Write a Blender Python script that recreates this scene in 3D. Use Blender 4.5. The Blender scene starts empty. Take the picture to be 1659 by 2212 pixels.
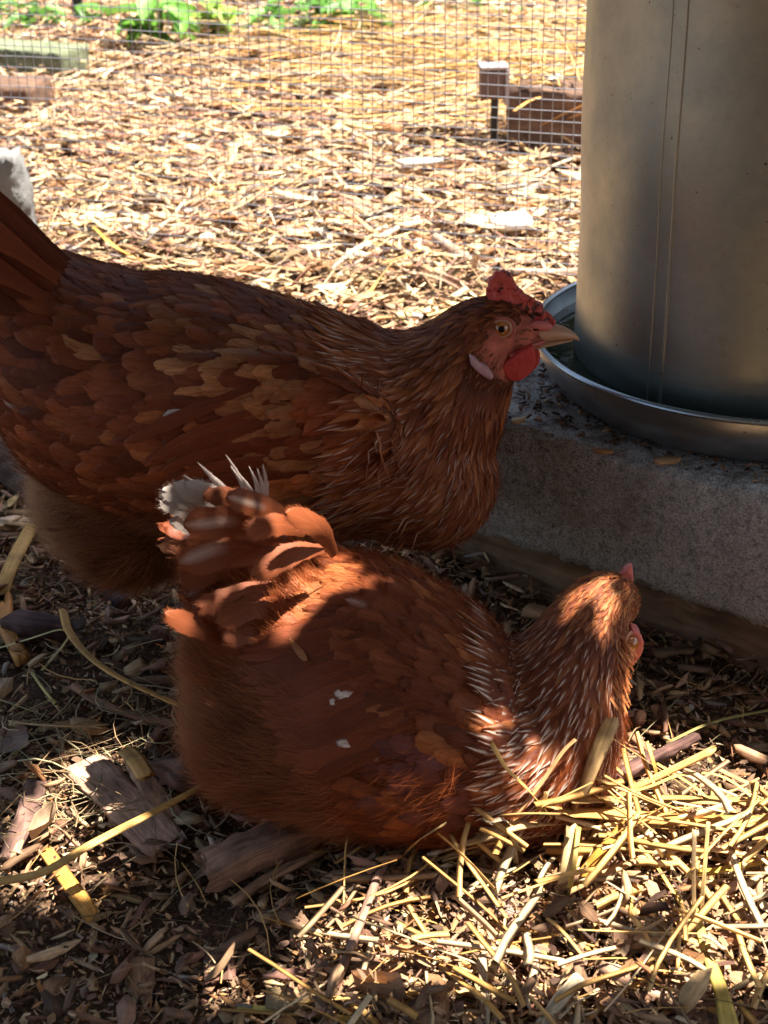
import bpy, bmesh, math, random
import numpy as np
from mathutils import Vector, Matrix, noise
from mathutils.bvhtree import BVHTree

random.seed(7)
rs = np.random.RandomState(11)
C = bpy.context.scene.collection
SC = bpy.context.scene
R = math.radians

# ------------------------------------------------------------------ camera
F, CX, CY, CAMH = 3440.0, 829.5, 1106.0, 0.63
PITCH, ROLL = R(27), R(-1.0)
cam_d = bpy.data.cameras.new('camera')
cam = bpy.data.objects.new('camera', cam_d); C.objects.link(cam)
CAMM = Matrix.Translation((0, 0, CAMH)) @ Matrix.Rotation(math.pi/2 - PITCH, 4, 'X') @ Matrix.Rotation(ROLL, 4, 'Z')
cam.matrix_world = CAMM
cam_d.sensor_fit = 'HORIZONTAL'; cam_d.sensor_width = 36.0
cam_d.lens = 36.0 * F / 1659.0
cam_d.clip_start = 0.02; cam_d.clip_end = 500
cam_d.dof.use_dof = True; cam_d.dof.focus_distance = 1.02; cam_d.dof.aperture_fstop = 26
SC.camera = cam

# ------------------------------------------------------------------ light
SUN = Vector((0.40, 0.13, 1.15)).normalized()
world = bpy.data.worlds.new('World'); SC.world = world; world.use_nodes = True
wn = world.node_tree; wn.nodes.clear()
sky = wn.nodes.new('ShaderNodeTexSky'); sky.sky_type = 'NISHITA'; sky.sun_disc = False
sky.sun_elevation = math.asin(SUN.z); sky.sun_rotation = math.atan2(SUN.x, SUN.y)
sky.air_density = 1.0; sky.dust_density = 2.5; sky.ozone_density = 1.0
bg = wn.nodes.new('ShaderNodeBackground'); bg.inputs[1].default_value = 0.08
wo = wn.nodes.new('ShaderNodeOutputWorld')
wb = wn.nodes.new('ShaderNodeMix'); wb.data_type = 'RGBA'; wb.blend_type = 'MULTIPLY'; wb.inputs[0].default_value = 1   # sky tinted warm in place of a camera white balance
wb.inputs[7].default_value = (1.05, 1.0, .92, 1); wn.links.new(sky.outputs[0], wb.inputs[6]); wn.links.new(wb.outputs[2], bg.inputs[0]); wn.links.new(bg.outputs[0], wo.inputs[0])
sun_d = bpy.data.lights.new('sun', 'SUN'); sun_d.energy = 5.0; sun_d.angle = R(0.53); sun_d.color = (1.0, 0.93, 0.82)
sun_o = bpy.data.objects.new('sun', sun_d); C.objects.link(sun_o)
sun_o.rotation_euler = SUN.to_track_quat('Z', 'Y').to_euler(); sun_o.location = (2, 2, 5)
SC.view_settings.view_transform = 'Standard'; SC.view_settings.look = 'None'
SC.view_settings.exposure = 2.0; SC.view_settings.gamma = 1.0
SC.view_settings.use_curve_mapping = False
SC.cycles.max_bounces = 6; SC.cycles.diffuse_bounces = 3; SC.cycles.transparent_max_bounces = 12

# ------------------------------------------------------------------ placing
M3 = CAMM.to_3x3(); CO = CAMM.translation
def ray(px, py):
    return (M3 @ Vector(((px-CX)/F, -(py-CY)/F, -1.0)))
def at(px, py, Y):                      # point on the vertical plane y = Y
    d = ray(px, py); t = (Y-CO.y)/d.y; return CO + d*t
def atz(px, py, z=0.0):                 # point on the level z
    d = ray(px, py); t = (z-CO.z)/d.z; return CO + d*t
def pxm(p):                             # photo pixels per metre at a point
    return F / (-(CAMM.inverted() @ Vector(p)).z)

# ------------------------------------------------------------------ tagging / meshes
def tag(o, label=None, cat=None, group=None, kind=None):
    if label: o['label'] = label
    if cat: o['category'] = cat
    if group: o['group'] = group
    if kind: o['kind'] = kind
    return o
def empty(name, loc=(0, 0, 0)):
    o = bpy.data.objects.new(name, None); C.objects.link(o); o.location = loc; o.empty_display_size = .05
    return o
def link(name, me, mat=None, parent=None, smooth=False):
    if mat and not me.materials: me.materials.append(mat)
    o = bpy.data.objects.new(name, me); C.objects.link(o)
    if parent:
        o.parent = parent; o.matrix_parent_inverse = Matrix.Translation(-parent.location)
    if smooth: me.shade_smooth()
    return o
def npmesh(name, V, faces, col=None, gr=None, smooth=False):
    """V (n,3); faces list of int arrays (m,k)"""
    me = bpy.data.meshes.new(name)
    V = np.asarray(V, dtype=np.float32).reshape(-1, 3)
    me.vertices.add(len(V)); me.vertices.foreach_set('co', V.ravel())
    loops = np.concatenate([np.asarray(f).ravel() for f in faces]).astype(np.int32)
    tot = np.concatenate([np.full(len(f), np.asarray(f).shape[1]) for f in faces]).astype(np.int32)
    st = np.concatenate([[0], np.cumsum(tot)[:-1]]).astype(np.int32)
    me.loops.add(len(loops)); me.loops.foreach_set('vertex_index', loops)
    me.polygons.add(len(tot)); me.polygons.foreach_set('loop_start', st); me.polygons.foreach_set('loop_total', tot)
    me.update(calc_edges=True); me.validate()
    if col is not None:
        a = me.attributes.new('Col', 'FLOAT_COLOR', 'POINT')
        c = np.ones((len(V), 4), dtype=np.float32); c[:, :3] = col
        a.data.foreach_set('color', c.ravel())
    if gr is not None:
        a = me.attributes.new('gr', 'FLOAT_VECTOR', 'POINT')
        a.data.foreach_set('vector', np.asarray(gr, dtype=np.float32).ravel())
    if smooth: me.shade_smooth()
    return me
def nz(p, s=1.0, o=0.0):
    return noise.noise(Vector((p[0]*s+o, p[1]*s+o*1.7, p[2]*s-o)))

# ------------------------------------------------------------------ materials
class NT:
    def __init__(s, name):
        s.m = bpy.data.materials.new(name); s.m.use_nodes = True
        s.t = s.m.node_tree; s.t.nodes.clear()
        s.out = s.t.nodes.new('ShaderNodeOutputMaterial')
        s.b = s.n('ShaderNodeBsdfPrincipled'); s.l(s.b.outputs[0], s.out.inputs[0])
    def n(s, t, **k):
        x = s.t.nodes.new(t)
        for a, b in k.items(): setattr(x, a, b)
        return x
    def l(s, a, b): s.t.links.new(a, b)
    def set(s, x, i, v):
        if hasattr(v, 'is_linked') or isinstance(v, bpy.types.NodeSocket): s.l(v, x.inputs[i])
        else: x.inputs[i].default_value = v
    def math(s, op, a, b=0.0, c=0.0, clamp=False):
        x = s.n('ShaderNodeMath', operation=op, use_clamp=clamp)
        for i, v in enumerate((a, b, c)): s.set(x, i, v)
        return x.outputs[0]
    def noise(s, vec, scale=5, detail=4, rough=.6, dist=0):
        x = s.n('ShaderNodeTexNoise')
        if vec is not None: s.l(vec, x.inputs['Vector'])
        x.inputs['Scale'].default_value = scale; x.inputs['Detail'].default_value = detail
        x.inputs['Roughness'].default_value = rough; x.inputs['Distortion'].default_value = dist
        return x.outputs[0]
    def vor(s, vec, scale=5, feature='F1'):
        x = s.n('ShaderNodeTexVoronoi', feature=feature)
        if vec is not None: s.l(vec, x.inputs['Vector'])
        x.inputs['Scale'].default_value = scale
        return x.outputs[0]
    def scale(s, vec, v):
        x = s.n('ShaderNodeVectorMath', operation='MULTIPLY'); s.l(vec, x.inputs[0]); x.inputs[1].default_value = v
        return x.outputs[0]
    def ramp(s, f, stops):
        x = s.n('ShaderNodeValToRGB'); s.l(f, x.inputs[0]); e = x.color_ramp.elements
        e[0].position, e[0].color = stops[0][0], (*stops[0][1], 1)
        e[1].position, e[1].color = stops[1][0], (*stops[1][1], 1)
        for p, c in stops[2:]:
            q = e.new(p); q.color = (*c, 1)
        return x.outputs[0]
    def remap(s, f, a, b, c=0., d=1.):
        x = s.n('ShaderNodeMapRange'); s.l(f, x.inputs[0])
        for i, v in enumerate((a, b, c, d)): x.inputs[i+1].default_value = v
        return x.outputs[0]
    def mix(s, f, a, b, mode='MIX'):
        x = s.n('ShaderNodeMix', data_type='RGBA', blend_type=mode)
        s.set(x, 0, f)
        for i, v in ((6, a), (7, b)):
            if isinstance(v, tuple): v = (*v, 1) if len(v) == 3 else v
            s.set(x, i, v)
        return x.outputs[2]
    def grey(s, f):
        x = s.n('ShaderNodeCombineColor'); [s.l(f, x.inputs[i]) for i in range(3)]; return x.outputs[0]
    def bump(s, h, strength=.3, dist=.001):
        x = s.n('ShaderNodeBump'); s.l(h, x.inputs['Height']); x.inputs['Strength'].default_value = strength
        x.inputs['Distance'].default_value = dist; s.l(x.outputs[0], s.b.inputs['Normal'])
    def attr(s, name, out='Color'):
        x = s.n('ShaderNodeAttribute', attribute_name=name); return x.outputs[out]
    def obj(s): return s.n('ShaderNodeTexCoord').outputs['Object']
    def P(s, **k):
        for a, v in k.items():
            a = a.replace('_', ' ')
            s.set(s.b, a, (*v, 1) if isinstance(v, tuple) and len(v) == 3 else v)
        return s
def translucent(m, amount, colsock):
    tr = m.n('ShaderNodeBsdfTranslucent'); m.l(colsock, tr.inputs[0])
    mx = m.n('ShaderNodeMixShader'); mx.inputs[0].default_value = amount
    m.l(m.b.outputs[0], mx.inputs[1]); m.l(tr.outputs[0], mx.inputs[2]); m.l(mx.outputs[0], m.out.inputs[0])

def mat_litter(name='wood_litter', rough=.72, su=60, sv=900, lo=.62, hi=1.25):
    m = NT(name); c = m.attr('Col'); g = m.attr('gr', 'Vector')
    n1 = m.noise(m.scale(g, (su, sv, 1)), 1, 4, .65); n2 = m.noise(m.obj(), 140, 3, .6)
    k = m.math('MULTIPLY', m.remap(n1, .3, .7, lo, hi), m.remap(n2, .3, .7, .8, 1.15))
    col = m.mix(1.0, c, m.grey(k), 'MULTIPLY')
    m.P(Base_Color=col, Roughness=rough); m.b.inputs['Specular IOR Level'].default_value = .25
    m.bump(n1, .5, .0008)
    return m.m
M_LIT = mat_litter()
M_STRAW = mat_litter('straw', .48, 12, 620, .62, 1.22)
M_BARK = mat_litter('bark_wood', .85, 38, 330, .35, 1.5)

def mat_soil():
    m = NT('soil'); o = m.obj()
    n = m.noise(o, 22, 6, .7); v = m.vor(o, 260); n2 = m.noise(o, 400, 4, .7)
    c = m.ramp(n, [(.3, (.05, .028, .017)), (.7, (.15, .09, .055)), (.5, (.09, .052, .031))])
    c = m.mix(m.remap(v, .0, .55, .75, .0), c, (.22, .14, .085))
    m.P(Base_Color=c, Roughness=.95); m.b.inputs['Specular IOR Level'].default_value = .1
    m.bump(m.math('ADD', n2, m.math('MULTIPLY', v, -1.)), .8, .003)
    return m.m
M_SOIL = mat_soil()

def mat_feather(name, pale=(.72, .58, .48), tr=.12, rough=.55, cutk=.7):
    m = NT(name); c = m.attr('Col'); g = m.n('ShaderNodeAttribute', attribute_name='gr')
    sx = m.n('ShaderNodeSeparateXYZ'); m.l(g.outputs['Vector'], sx.inputs[0])
    u, v, s = sx.outputs
    au = m.math('ABSOLUTE', u)
    # white streak along the shaft, amount in s
    band = m.math('MULTIPLY', m.remap(au, .10, .42, 1., 0.), m.remap(v, .5, .68, 0., 1.))
    band = m.math('MULTIPLY', m.math('MULTIPLY', band, m.remap(v, .9, .99, 1, .35)), s, clamp=True)
    barb = m.n('ShaderNodeCombineXYZ')
    m.l(m.math('SUBTRACT', v, m.math('MULTIPLY', au, .22)), barb.inputs[1]); m.l(m.math('MULTIPLY', u, .25), barb.inputs[0])
    bo = m.n('ShaderNodeVectorMath', operation='ADD'); m.l(barb.outputs[0], bo.inputs[0])
    m.l(m.scale(m.obj(), (11, 11, 11)), bo.inputs[1])
    n1 = m.noise(m.scale(bo.outputs[0], (1, 60, 1)), 1, 4, .7)
    shaft = m.remap(au, .0, .07, 1.25, 1.)
    k = m.math('MULTIPLY', m.remap(n1, .3, .7, .80, 1.2), shaft)
    col = m.mix(1.0, m.mix(band, c, pale), m.grey(k), 'MULTIPLY')
    m.P(Base_Color=col, Roughness=rough); m.b.inputs['Specular IOR Level'].default_value = .22
    m.bump(n1, .35, .0006)
    translucent(m, tr, col)
    ed = m.math('MAXIMUM', au, m.remap(v, .55, 1., .0, 1.))
    bo2 = m.n('ShaderNodeVectorMath', operation='ADD'); m.l(barb.outputs[0], bo2.inputs[0]); m.l(m.scale(m.obj(), (7, 7, 7)), bo2.inputs[1])
    n5 = m.noise(m.scale(bo2.outputs[0], (2, 75, 1)), 1, 2, .6)
    cut = m.math('GREATER_THAN', m.math('ADD', ed, m.math('MULTIPLY', n5, cutk)), 1+.36*cutk*1.75)
    tp = m.n('ShaderNodeBsdfTransparent'); mx = m.n('ShaderNodeMixShader'); old = m.out.inputs[0].links[0].from_socket
    m.l(cut, mx.inputs[0]); m.l(old, mx.inputs[1]); m.l(tp.outputs[0], mx.inputs[2]); m.l(mx.outputs[0], m.out.inputs[0])
    return m.m
M_FEA = mat_feather('feather'); M_WHITE = mat_feather('white_feather', (.75, .68, .6), .1, cutk=.25)
def mat_fluff():
    m = NT('down'); c = m.attr('Col'); m.P(Base_Color=c, Roughness=.8); m.b.inputs['Specular IOR Level'].default_value = .15
    translucent(m, .3, c); return m.m
M_DOWN = mat_fluff()
def mat_skin(name, a, b, rough=.45, sc=400, dark=None):
    m = NT(name); o = m.obj(); n = m.noise(o, sc, 4, .6); n2 = m.noise(o, 70, 3, .6)
    c = m.mix(n2, a, b)
    if dark: c = m.mix(m.remap(m.noise(o, 130, 4, .7, .6), .53, .60, 0, 1), c, dark)
    m.P(Base_Color=c, Roughness=rough, Subsurface_Weight=.12)
    m.b.inputs['Subsurface Scale'].default_value = .003; m.b.inputs['Subsurface Radius'].default_value = (1, .3, .2)
    m.bump(n, .5, .0006); return m.m
M_COMB = mat_skin('comb_skin', (.58, .05, .045), (.68, .14, .11), .42, 500, (.05, .015, .012))
M_COMB2 = mat_skin('pink_comb_skin', (.6, .09, .09), (.72, .25, .22), .42, 500)
M_WATTLE = mat_skin('wattle_skin', (.55, .035, .035), (.6, .07, .05), .5, 900)
M_LOBE = mat_skin('earlobe_skin', (.52, .20, .22), (.66, .46, .47), .6, 700)
M_LID = mat_skin('eyelid_skin', (.5, .27, .17), (.45, .16, .10), .5, 900)
def simple(name, col, rough=.5, metal=0., spec=.5, bumps=None, coat=0):
    m = NT(name); m.P(Base_Color=col, Roughness=rough, Metallic=metal); m.b.inputs['Specular IOR Level'].default_value = spec
    m.b.inputs['Coat Weight'].default_value = coat
    if bumps: m.bump(m.noise(m.obj(), bumps[0], 4, .6), bumps[1], bumps[2])
    return m.m
def mat_beak():
    m = NT('horn_beak'); o = m.obj(); n = m.noise(m.scale(o, (120, 300, 300)), 1, 3)
    m.P(Base_Color=m.mix(n, (.46, .20, .11), (.66, .42, .27)), Roughness=.35); return m.m
M_BEAK = mat_beak()
M_IRIS = simple('orange_iris', (.42, .14, .025), .15, coat=1)
M_PUPIL = simple('black_pupil', (.006, .005, .004), .45, spec=.15)
M_LEG = simple('yellow_leg_scale', (.45, .30, .12), .6, bumps=(500, .6, .001))

# ------------------------------------------------------------------ ground
def g_h(x, y):
    h = .007*noise.noise(Vector((x*7, y*7, 3.1))) + .004*noise.noise(Vector((x*19, y*19, 1.1)))
    h += .018*noise.noise(Vector((x*1.3, y*1.3, 8.)))*min(1, max(0, (y-1.4)))
    h += .016*math.exp(-((x-.17)**2/.03 + (y-.70)**2/.008))
    return h
G_N = 0
gx = np.linspace(-2.2, 2.2, 241); gy = np.concatenate([np.linspace(-.6, .5, 18)[:-1], np.linspace(.5, 1.6, 121)[:-1], np.linspace(1.6, 6.0, 121)])
GH = np.array([[g_h(x, y) for x in gx] for y in gy])
def gh(x, y):
    x = np.asarray(x, float); y = np.asarray(y, float)
    ix = np.clip(np.searchsorted(gx, x)-1, 0, len(gx)-2); iy = np.clip(np.searchsorted(gy, y)-1, 0, len(gy)-2)
    fx = np.clip((x-gx[ix])/(gx[ix+1]-gx[ix]), 0, 1); fy = np.clip((y-gy[iy])/(gy[iy+1]-gy[iy]), 0, 1)
    return (GH[iy, ix]*(1-fx)*(1-fy)+GH[iy, ix+1]*fx*(1-fy)+GH[iy+1, ix]*(1-fx)*fy+GH[iy+1, ix+1]*fx*fy)
def grid_faces(nr, nc, off=0):
    i = np.arange(nr*nc).reshape(nr, nc)+off
    return np.stack([i[:-1, :-1], i[:-1, 1:], i[1:, 1:], i[1:, :-1]], -1).reshape(-1, 4)
XX, YY = np.meshgrid(gx, gy)
GV = np.stack([XX, YY, GH], -1).reshape(-1, 3)
GF = grid_faces(len(gy), len(gx))
far = np.array([[-60, -60, -.03], [60, -60, -.03], [60, 90, -.03], [-60, 90, -.03]])
gmesh = npmesh('ground', np.vstack([GV, far]), [GF, np.arange(4)[None, :]+len(GV)], smooth=True)
tag(link('ground', gmesh, M_SOIL), 'dark brown earth under the wood chip litter', kind='structure')

# ------------------------------------------------------------------ litter
PAL = {
 'pale': (.58, .39, .21), 'tan': (.46, .28, .15), 'cream': (.68, .52, .33), 'red': (.22, .10, .06), 'brown': (.25, .14, .08),
 'dark': (.09, .05, .032), 'grey': (.34, .28, .23), 'orange': (.40, .19, .08), 'pinkish': (.38, .21, .14)}
def palette(n, w):
    k = list(w); p = np.array([w[i] for i in k], float); p /= p.sum()
    c = np.array([PAL[i] for i in k])[rs.choice(len(k), n, p=p)]
    return c*rs.uniform(.72, 1.2, (n, 1))*rs.uniform(.94, 1.06, (n, 3))
def rot_frames(yaw, tilt, roll):
    cy, sy = np.cos(yaw), np.sin(yaw); ct, st = np.cos(tilt), np.sin(tilt); cr, sr = np.cos(roll), np.sin(roll)
    ex = np.stack([cy*ct, sy*ct, st], -1)
    s0 = np.stack([-sy, cy, np.zeros_like(cy)], -1); n0 = np.cross(ex, s0)
    ey = s0*cr[:, None]+n0*sr[:, None]; ez = np.cross(ex, ey)
    return ex, ey, ez
def chips_mesh(name, x, y, L, W, T, col, tilt=.22, lay=.012, K=7, bottom=False, yaw=None, thin=False):
    n = len(x)
    yaw = rs.uniform(0, 2*np.pi, n) if yaw is None else yaw
    tl = rs.normal(0, tilt, n); rl = rs.normal(0, tilt*1.6, n)
    ex, ey, ez = rot_frames(yaw, tl, rl)
    TP = {6: [(-1, -.6), (.1, -1), (1, -.5), (.9, .6), (-.1, 1), (-.9, .7)], 7: [(-1, -.5), (-.2, -1), (.8, -.8), (1, .1), (.8, .7), (-.1, 1), (-.9, .5)],
          8: [(-1, -.4), (-.5, -1), (.3, -.9), (1, -.6), (.8, .3), (.6, .9), (-.3, 1), (-.8, .5)], 9: [(-1, -.3), (-.7, -.9), (.1, -1), (.8, -.8), (1, -.1), (.8, .5), (.3, 1), (-.5, .9), (-.8, .3)]}[K]
    TP = np.array(TP); sx = TP[None, :, 0]*rs.uniform(.62, 1.15, (n, K)); sy = TP[None, :, 1]*rs.uniform(.45, 1.2, (n, K))
    px = sx*L[:, None]/2; py = sy*W[:, None]/2
    curl = rs.uniform(-.7, .9, n)[:, None]
    pz = curl*(px**2)/(L[:, None]+1e-6)*.5 + rs.uniform(-.2, .4, n)[:, None]*(py**2)/(W[:, None]+1e-6)+rs.normal(0, .08, (n, K))*W[:, None]
    base = np.stack([x, y, gh(x, y)+rs.uniform(0, 1, n)*lay+np.abs(np.sin(tl))*L*.4], -1)
    top = base[:, None]+ex[:, None]*px[..., None]+ey[:, None]*py[..., None]+ez[:, None]*(pz+T[:, None]/2)[..., None]
    bot = base[:, None]+ex[:, None]*px[..., None]*.94+ey[:, None]*py[..., None]*.9+ez[:, None]*(pz-T[:, None]/2)[..., None]
    if thin:
        colv = np.repeat(col[:, None, :], K, 1)*rs.uniform(.85, 1.1, (n, K, 1)); g = np.stack([px, py, np.zeros_like(px)], -1)+rs.uniform(0, 50, (n, 1, 3))
        return npmesh(name, top.reshape(-1, 3), [(np.arange(n)*K)[:, None]+np.arange(K)[None, :]], colv.reshape(-1, 3), g.reshape(-1, 3))
    V = np.concatenate([top, bot], 1).reshape(-1, 3)
    o = (np.arange(n)*2*K)[:, None]; k = np.arange(K)
    f1 = o+k[None, :]
    k2 = (k+1) % K
    sides = np.stack([o+k, o+K+k, o+K+k2, o+k2], -1).reshape(-1, 4)
    fs = [f1, sides]
    if bottom: fs.append(o+K+k[::-1][None, :])
    colv = np.repeat(col[:, None, :], 2*K, 1); colv[:, K:] *= .8
    colv *= rs.uniform(.9, 1.1, (n, 2*K, 1))
    g = np.stack([px, py, np.zeros_like(px)], -1); g = np.concatenate([g, g], 1)+rs.uniform(0, 50, (n, 1, 3))
    return npmesh(name, V, fs, colv.reshape(-1, 3), g.reshape(-1, 3))
def ribbons_mesh(name, x, y, L, W, col, z0=0, lay=.02, tilt=.12, bend=.12, K=5, yaw=None):
    """flattened straw stems: arcs of K stations with a 4-sided ring"""
    n = len(x); yaw = rs.uniform(0, 2*np.pi, n) if yaw is None else yaw
    tl = rs.normal(0, tilt, n); ex, ey, ez = rot_frames(yaw, tl, rs.normal(0, .5, n))
    t = np.linspace(-.5, .5, K)[None, :]
    b1 = rs.normal(0, bend, n)[:, None]; b2 = rs.normal(0, bend*.35, n)[:, None]
    u = t*L[:, None]; s = b1*(t**2)*L[:, None]+rs.normal(0, .15, n)[:, None]*t**3*L[:, None]; w = -np.abs(b2)*(t**2)*L[:, None]
    base = np.stack([x, y, gh(x, y)+z0+rs.uniform(0, 1, n)*lay+np.abs(np.sin(tl))*L*.45], -1)
    c = base[:, None]+ex[:, None]*u[..., None]+ey[:, None]*s[..., None]+ez[:, None]*w[..., None]
    ring = np.array([(-.5, 0), (0, .14), (.5, .04), (0, -.05)])
    V = c[:, :, None]+ey[:, None, None]*(ring[:, 0]*1.0)[None, None, :, None]*W[:, None, None, None]+ez[:, None, None]*(ring[:, 1])[None, None, :, None]*W[:, None, None, None]
    V = V.reshape(n, K*4, 3)
    idx = np.arange(K*4).reshape(K, 4)
    f = []
    for j in range(4):
        f.append(np.stack([idx[:-1, j], idx[:-1, (j+1) % 4], idx[1:, (j+1) % 4], idx[1:, j]], -1))
    f = np.concatenate(f)
    F4 = (np.arange(n)*K*4)[:, None, None]+f[None]
    colv = np.repeat(col[:, None, :], K*4, 1)*rs.uniform(.9, 1.1, (n, K*4, 1))
    gu = np.repeat(u[:, :, None], 4, 2).reshape(n, -1); gv = np.tile(ring[:, 0], K)[None]*W[:, None]
    g = np.stack([gu, gv, np.zeros_like(gu)], -1)+rs.uniform(0, 40, (n, 1, 3))
    return npmesh(name, V.reshape(-1, 3), [F4.reshape(-1, 4)], colv.reshape(-1, 3), g.reshape(-1, 3))
def scatter(n, y0, y1, pad=.12, mul=1.15, power=1.0):
    y = y0+(y1-y0)*rs.uniform(0, 1, n)**power
    hw = (y*.891+.3)*.241*mul+pad
    return rs.uniform(-1, 1, n)*hw, y
STRAWC = {'y': (.68, .395, .135), 'g': (.40, .35, .19), 'p': (.66, .48, .28), 'o': (.58, .31, .09), 'b': (.33, .21, .11)}
def spal(n, w):
    k = list(w); p = np.array([w[i] for i in k], float); p /= p.sum()
    return np.array([STRAWC[i] for i in k])[rs.choice(len(k), n, p=p)]*rs.uniform(.75, 1.15, (n, 1))

def litter(name, label, n, y0, y1, Lr, ar, T, w, tilt, lay, K=7, power=1.0, pad=.12, keep=None, yawb=False):
    x, y = scatter(n, y0, y1, pad, power=power)
    if keep is not None:
        m = keep(x, y); x, y = x[m], y[m]; n = len(x)
    L = rs.uniform(*Lr, n)*rs.uniform(.6, 1, n)
    W = L/rs.uniform(*ar, n)
    Tt = np.minimum(W*.4, rs.uniform(T*.5, T, n))
    yaw = rs.normal(0.1, .75, n) if yawb else None
    me = chips_mesh(name, x, y, L, W, Tt, palette(n, w), tilt, lay, K, yaw=yaw, thin=name in ('near_wood_crumbs', 'middle_wood_shreds', 'foreground_straw_chaff', 'far_wood_splinters'))
    return tag(link(name, me, M_LIT), label, kind='stuff', cat='litter')
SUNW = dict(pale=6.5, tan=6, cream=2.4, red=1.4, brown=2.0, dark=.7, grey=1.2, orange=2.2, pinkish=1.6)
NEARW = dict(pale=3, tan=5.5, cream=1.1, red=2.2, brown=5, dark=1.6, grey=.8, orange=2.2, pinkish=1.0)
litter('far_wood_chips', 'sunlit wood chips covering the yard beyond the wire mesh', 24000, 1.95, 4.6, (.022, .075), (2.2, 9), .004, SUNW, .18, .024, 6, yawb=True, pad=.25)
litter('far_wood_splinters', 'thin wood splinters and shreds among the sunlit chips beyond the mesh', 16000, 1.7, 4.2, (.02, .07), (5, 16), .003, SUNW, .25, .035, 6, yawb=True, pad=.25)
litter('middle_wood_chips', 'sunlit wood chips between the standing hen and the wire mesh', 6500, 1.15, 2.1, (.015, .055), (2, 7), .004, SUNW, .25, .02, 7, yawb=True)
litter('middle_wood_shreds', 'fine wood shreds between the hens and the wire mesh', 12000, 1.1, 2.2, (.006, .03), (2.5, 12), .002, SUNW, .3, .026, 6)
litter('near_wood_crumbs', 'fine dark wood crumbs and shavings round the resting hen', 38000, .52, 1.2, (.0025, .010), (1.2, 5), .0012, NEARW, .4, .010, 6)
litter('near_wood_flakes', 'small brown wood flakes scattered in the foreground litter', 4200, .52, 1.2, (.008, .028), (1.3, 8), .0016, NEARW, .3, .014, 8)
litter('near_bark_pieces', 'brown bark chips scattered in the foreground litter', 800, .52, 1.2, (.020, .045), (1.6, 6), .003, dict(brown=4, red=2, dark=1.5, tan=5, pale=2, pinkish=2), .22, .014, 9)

def right_pile(x, y):      # sunny straw corner in the lower right
    return (x > .0+(.74-y)*-.35-.02) & (y < .80)
litter('foreground_straw_chaff', 'pale chaff and broken straw crumbs in the sunny foreground corner', 26000, .53, .82, (.004, .018), (1.5, 7), .0012,
       dict(pale=2.2, tan=5.5, cream=.8, orange=2.5, brown=4, pinkish=2, dark=2), .4, .022, 6, keep=right_pile)

def straws(name, label, n, box, Lr, Wr, w, lay, tilt=.12, bend=.12, z0=0., keep=None, yaw=None, mat=None):
    x = rs.uniform(box[0], box[1], n); y = rs.uniform(box[2], box[3], n)
    if keep is not None: m = keep(x, y); x, y = x[m], y[m]; n = len(x)
    me = ribbons_mesh(name, x, y, rs.uniform(*Lr, n), rs.uniform(*Wr, n), spal(n, w), z0, lay, tilt, bend,
                      yaw=None if yaw is None else rs.normal(yaw[0], yaw[1], n))
    return tag(link(name, me, mat or M_STRAW), label, kind='stuff', cat='straw')
straws('far_straw', 'yellow straw spread over the chips beyond the mesh near the timber', 2200, (-.35, 1.3, 2.45, 3.4), (.08, .24), (.0025, .005), dict(y=5, p=3, o=2), .04, .08, .1, .02,
       keep=lambda x, y: (x > -.35+(3.4-y)*.5+rs.normal(0, .12, len(x))), yaw=(.0, .5))
straws('far_stalks', 'thin pale stalks and twigs among the sunlit chips', 700, (-1.2, 1.2, 1.3, 4.2), (.05, .2), (.002, .006), dict(b=5, p=3, y=1), .03, .1, .12, .01, yaw=(.1, .7))
straws('near_straw', 'short yellow and pale straw pieces lying in the sunny foreground corner', 520, (-.15, .35, .54, .80), (.02, .075), (.001, .0055), dict(y=5, p=4, o=3, b=2), .022, .16, .12, .008, keep=right_pile)
litter('straw_corner_shavings', 'tan wood shavings and bark bits mixed into the sunny straw corner', 1500, .53, .82, (.012, .034), (1.6, 7), .002,
       dict(pale=2.2, tan=5.5, cream=.6, orange=3, brown=4, pinkish=2.5, dark=2, red=1), .3, .028, 8, keep=right_pile)
straws('heaped_straw', 'heap of golden straw banked against the resting hen\'s breast', 75, (.03, .26, .700, .770), (.03, .09), (.0016, .005), dict(y=6, p=4, o=3), .045, .28, .1, .012, yaw=(-.1, .8))
straws('fine_stems', 'thin dry stems and fibres tangled in the foreground litter', 900, (-.42, .45, .52, 1.15), (.015, .06), (.0004, .0010), dict(b=5, y=2, p=3, g=2), .012, .15, .45, .006)
straws('hay_tangle', 'grey green hay tangled on the ground left of the resting hen', 300, (-.40, -.13, .78, .93), (.02, .07), (.0005, .0014), dict(g=5, b=5, p=1), .016, .12, .9, .006)

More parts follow.
